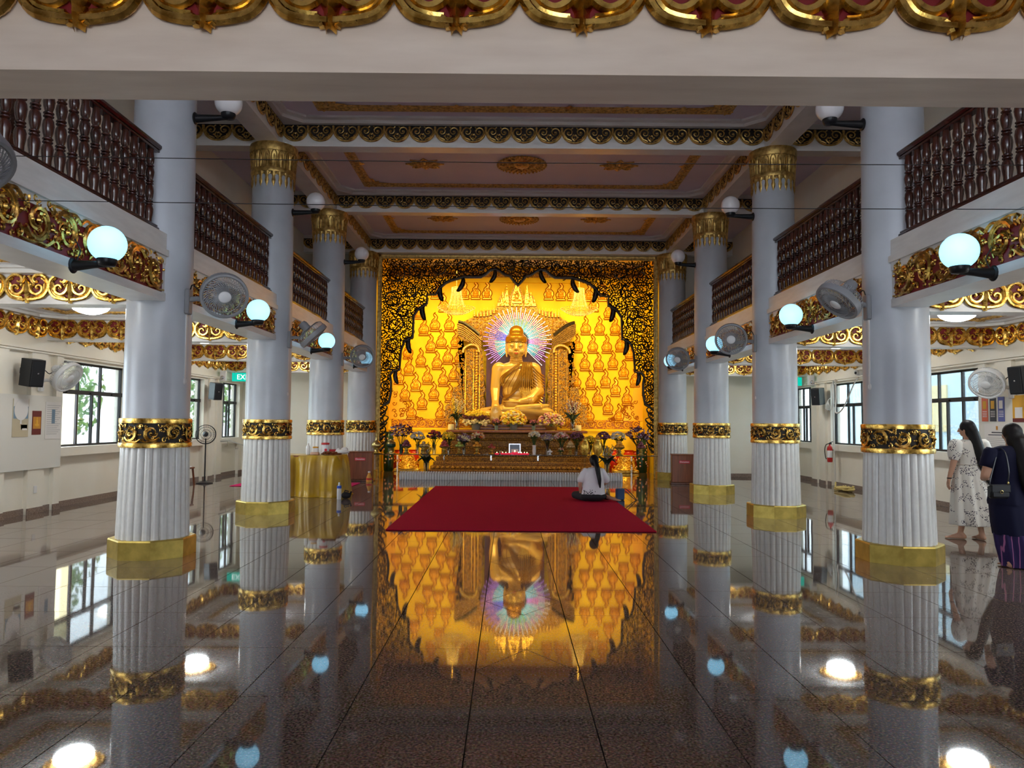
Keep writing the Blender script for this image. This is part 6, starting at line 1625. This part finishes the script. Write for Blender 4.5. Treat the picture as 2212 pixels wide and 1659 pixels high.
b = MB(); b.tube(crom([(.16, .03, 1.37), (.25, -.03, 1.33), (.32, .0, 1.24)], 4), .012, 5, .5); b.build('bag_strap', 'navy_cloth', pa, 60)
# ---- woman in navy
pb_ = thing('person', 'woman in a dark navy dress with a small black handbag at the right frame edge', 'person', (5.74, 8.62, 0), R(-4))
b = MB(); head(b, (.06, .06, 1.495), (.2, 1)); b.cap((.02, .0, 1.26), (.05, .04, 1.42), .062, .054)
b.ell((0, 0, 1.20), (.20, .115, .17), 18, 12); b.ell((0, 0, .95), (.17, .12, .22), 18, 12); b.ell((0, 0, .80), (.205, .15, .17), 18, 12)
for s in (-1, 1): b.cap((s*.09, 0, .78), (s*.09, .06*s, .42), .09, .06); b.cap((s*.09, .06*s, .42), (s*.08, .10*s, .10), .056, .038); foot(b, (s*.08, .10*s, .085), (0, 1))
b.cap((-.20, 0, 1.27), (-.285, -.03, 1.03), .058, .048); b.cap((-.285, -.03, 1.03), (-.19, .19, .98), .048, .032); hand(b, (-.19, .19, .98), (.6, .6, .05), (0, 0, 1))
b.cap((.20, 0, 1.27), (.26, .0, 1.02), .058, .048); b.cap((.26, 0, 1.02), (.27, .08, .80), .046, .030); hand(b, (.27, .08, .80), (0, .2, -1), (-1, .2, 0))
put('body', bake(b, 'body', 'skin', .009, 2), pb_); face(pb_, (.06, .06, 1.495), (.2, 1))
b = loft([(1.37, .01, .01, .09, .08, 0), (1.345, 0, 0, .17, .10, 0), (1.29, 0, 0, .225, .125, 0), (1.15, 0, 0, .21, .14, .008), (.98, 0, 0, .19, .14, .012), (.86, 0, 0, .215, .17, .015), (.74, 0, 0, .235, .19, .02), (.70, .0, 0, .23, .185, .02)], 64, 7, .4); b.build('blouse', 'navy_cloth', pb_, 70)
b = loft([(.86, 0, 0, .20, .155, .0), (.72, 0, 0, .225, .18, .012), (.5, .02, 0, .225, .19, .02), (.36, .03, -.01, .215, .19, .03)], 64, 7, 2); b.build('skirt', 'navy_cloth', pb_, 70)
b = loft([(.37, .03, -.01, .214, .19, .03), (.22, .05, -.02, .215, .20, .05), (.08, .06, -.04, .20, .19, .06), (.012, .055, -.05, .18, .175, .06)], 72, 8, 2); b.build('striped_hem', 'striped_cloth', pb_, 70)
for s in (-1, 1):
    b = MB(); b.lathe([(.06, .09), (.082, .05), (.082, -.05), (.078, -.13), (.070, -.135)], 22, M=Matrix.Translation((s*.215, -.005, 1.25)) @ Matrix.Rotation(-s*R(18), 4, 'Y')); b.build('sleeve', 'navy_cloth', pb_, 70)
b = MB(); b.ell((.065, .04, 1.525), (.102, .112, .108), 18, 14); b.ell((.07, -.01, 1.44), (.10, .085, .12), 16, 12)
b.cap((.08, -.05, 1.40), (.10, -.13, 1.15), .095, .10); b.cap((.10, -.13, 1.15), (.12, -.155, .92), .10, .085); b.cap((.12, -.155, .92), (.13, -.16, .76), .08, .05)
put('long_hair', bake(b, 'long_hair', 'hair', .013, 3), pb_)
hb = MB().bbox(-.115, .115, -.045, .045, 0, .155, .02).build('handbag_body', 'black_plastic', None)
bpy.data.objects.remove(hb)
hb = thing('handbag', 'small black leather handbag hanging at the hip of the navy dressed woman', 'handbag', (5.49, 8.44, .785), R(4))
MB().bbox(-.115, .115, -.045, .045, 0, .155, .025).build('pouch', 'black_plastic', hb, 40)
MB().bbox(-.117, .117, -.050, -.02, .065, .158, .012).build('flap', 'black_plastic', hb)
b = MB(); b.tube([(.016*math.cos(a*PI/8), -.053, .075+.016*math.sin(a*PI/8)) for a in range(17)], .004, 5, 1, (0, 1, 0)); b.build('gold_clasp', 'offering_brass', hb)
b = MB(); b.tube(crom([(-.10, .0, .15), (-.05, .05, .22), (.09, .12, .5), (.12, .10, .56)], 6), .009, 5, .5); b.tube(crom([(.11, .0, .15), (.115, -.02, .30), (.12, .03, .5), (.12, .10, .56)], 6), .009, 5, .5); b.build('strap', 'strap_black', hb, 60)
b = MB(); b.ell((.11, -.01, .17), (.012, .012, .02), 8, 6); b.build('strap_ring', 'offering_brass', hb, 60)
# ---- woman seated on the carpet
pc_ = thing('person', 'woman in a white shirt with a black ponytail sitting on the crimson carpet', 'person', (1.70, 15.15, .024), R(4))
b = MB(); head(b, (.02, .06, .795), (.05, 1), .096); b.cap((0, .0, .62), (.02, .04, .73), .055, .050)
b.ell((0, 0, .52), (.19, .11, .15), 18, 12); b.ell((0, .0, .32), (.17, .12, .2), 18, 12); b.ell((0, .02, .14), (.22, .19, .125), 18, 12)
b.cap((-.12, .08, .12), (-.28, .42, .09), .095, .065); b.cap((.10, .10, .12), (.16, .45, .09), .095, .065); b.cap((-.28, .42, .08), (.16, .16, .06), .06, .04); b.cap((.16, .45, .08), (.33, .04, .065), .06, .042)
b.cap((.33, .04, .065), (.41, -.06, .045), .040, .034); b.cap((.41, -.06, .045), (.47, -.12, .03), .034, .022)
for q in range(5): b.cap((.46+.012*q, -.105+.008*q, .032), (.49+.012*q, -.145+.012*q, .022), .013, .010, 7)
b.cap((-.20, .0, .60), (-.275, -.02, .36), .052, .042); b.cap((-.275, -.02, .36), (-.24, .13, .17), .042, .030); hand(b, (-.24, .13, .17), (.3, .8, -.25), (1, 0, .2))
b.cap((.20, .0, .60), (.265, .03, .37), .052, .042); b.cap((.265, .03, .37), (.16, .22, .26), .042, .030); hand(b, (.16, .22, .26), (-.6, .6, -.1), (0, .2, 1))
put('body', bake(b, 'body', 'skin', .009, 2), pc_); face(pc_, (.02, .06, .795), (.05, 1), .096)
b = MB(); b.v = []; L_ = loft([(.065, .0, .02, .235, .20, .015), (.10, 0, .02, .245, .205, .02), (.22, 0, 0, .225, .165, .02), (.36, -.0, 0, .21, .15, .012), (.50, 0, 0, .215, .135, .006), (.585, 0, 0, .21, .115, 0), (.64, 0, .0, .16, .09, 0), (.672, .01, .015, .085, .07, 0)], 64, 6, .8)
for s in (-1, 1): L_.cap((s*.17, 0, .585), (s*.262, -.01, .43), .078, .075)
put('shirt', bake(L_, 'shirt', 'white_cloth', .011, 3), pc_)
b = MB(); b.ell((0, .03, .095), (.275, .24, .10), 22, 12); b.cap((-.14, .12, .09), (-.30, .44, .08), .105, .08); b.cap((.12, .12, .09), (.18, .46, .08), .105, .08); b.cap((.18, .46, .075), (.32, .10, .06), .075, .055)
put('black_skirt', bake(b, 'black_skirt', 'black_cloth', .013, 3), pc_)
b = MB(); b.ell((.02, .045, .825), (.098, .108, .105), 18, 14); b.ell((.02, .0, .79), (.088, .09, .10), 14, 10); b.cap((.03, -.06, .80), (.055, -.145, .66), .045, .052); b.cap((.055, -.145, .66), (.085, -.19, .44), .052, .042); b.cap((.085, -.19, .44), (.095, -.205, .29), .042, .018)
put('ponytail_hair', bake(b, 'ponytail_hair', 'hair', .011, 3), pc_)
b = MB(); b.lathe([(.047, -.008), (.050, 0), (.047, .008)], 14, M=Matrix.Translation((.045, -.11, .725)) @ Matrix.Rotation(R(60), 4, 'X'), cap=False); b.build('hair_tie', 'navy_cloth', pc_)
b = MB(); g = random.Random(8)
for k in range(46):
    x = -.12+g.gauss(0, .055); z = .16+g.gauss(0, .030); yy = .0-.185*math.sqrt(max(.05, 1-(x/.235)**2))-.004
    b.ell((x, yy, z), (.012*g.uniform(.5, 1.3), .004, .007), 6, 4, Matrix.Rotation(g.uniform(0, 3), 3, 'Y'))
b.build('shirt_print', 'black_cloth', pc_, 60)
t = thing('blue_bag', 'small dark blue bag with a looped strap beside the seated woman', 'bag', (2.30, 15.60, 0), R(20))
MB().bbox(-.09, .09, -.05, .05, .0, .24, .02).build('pouch', 'blue_bag', t)
b = MB(); b.tube(crom([(.06, 0, .23), (.14, -.02, .22), (.24, -.06, .12), (.32, -.10, .015), (.29, -.12, .012), (.20, -.08, .09), (.09, -.03, .20)], 6), .009, 5); b.build('strap', 'strap_black', t, 60)
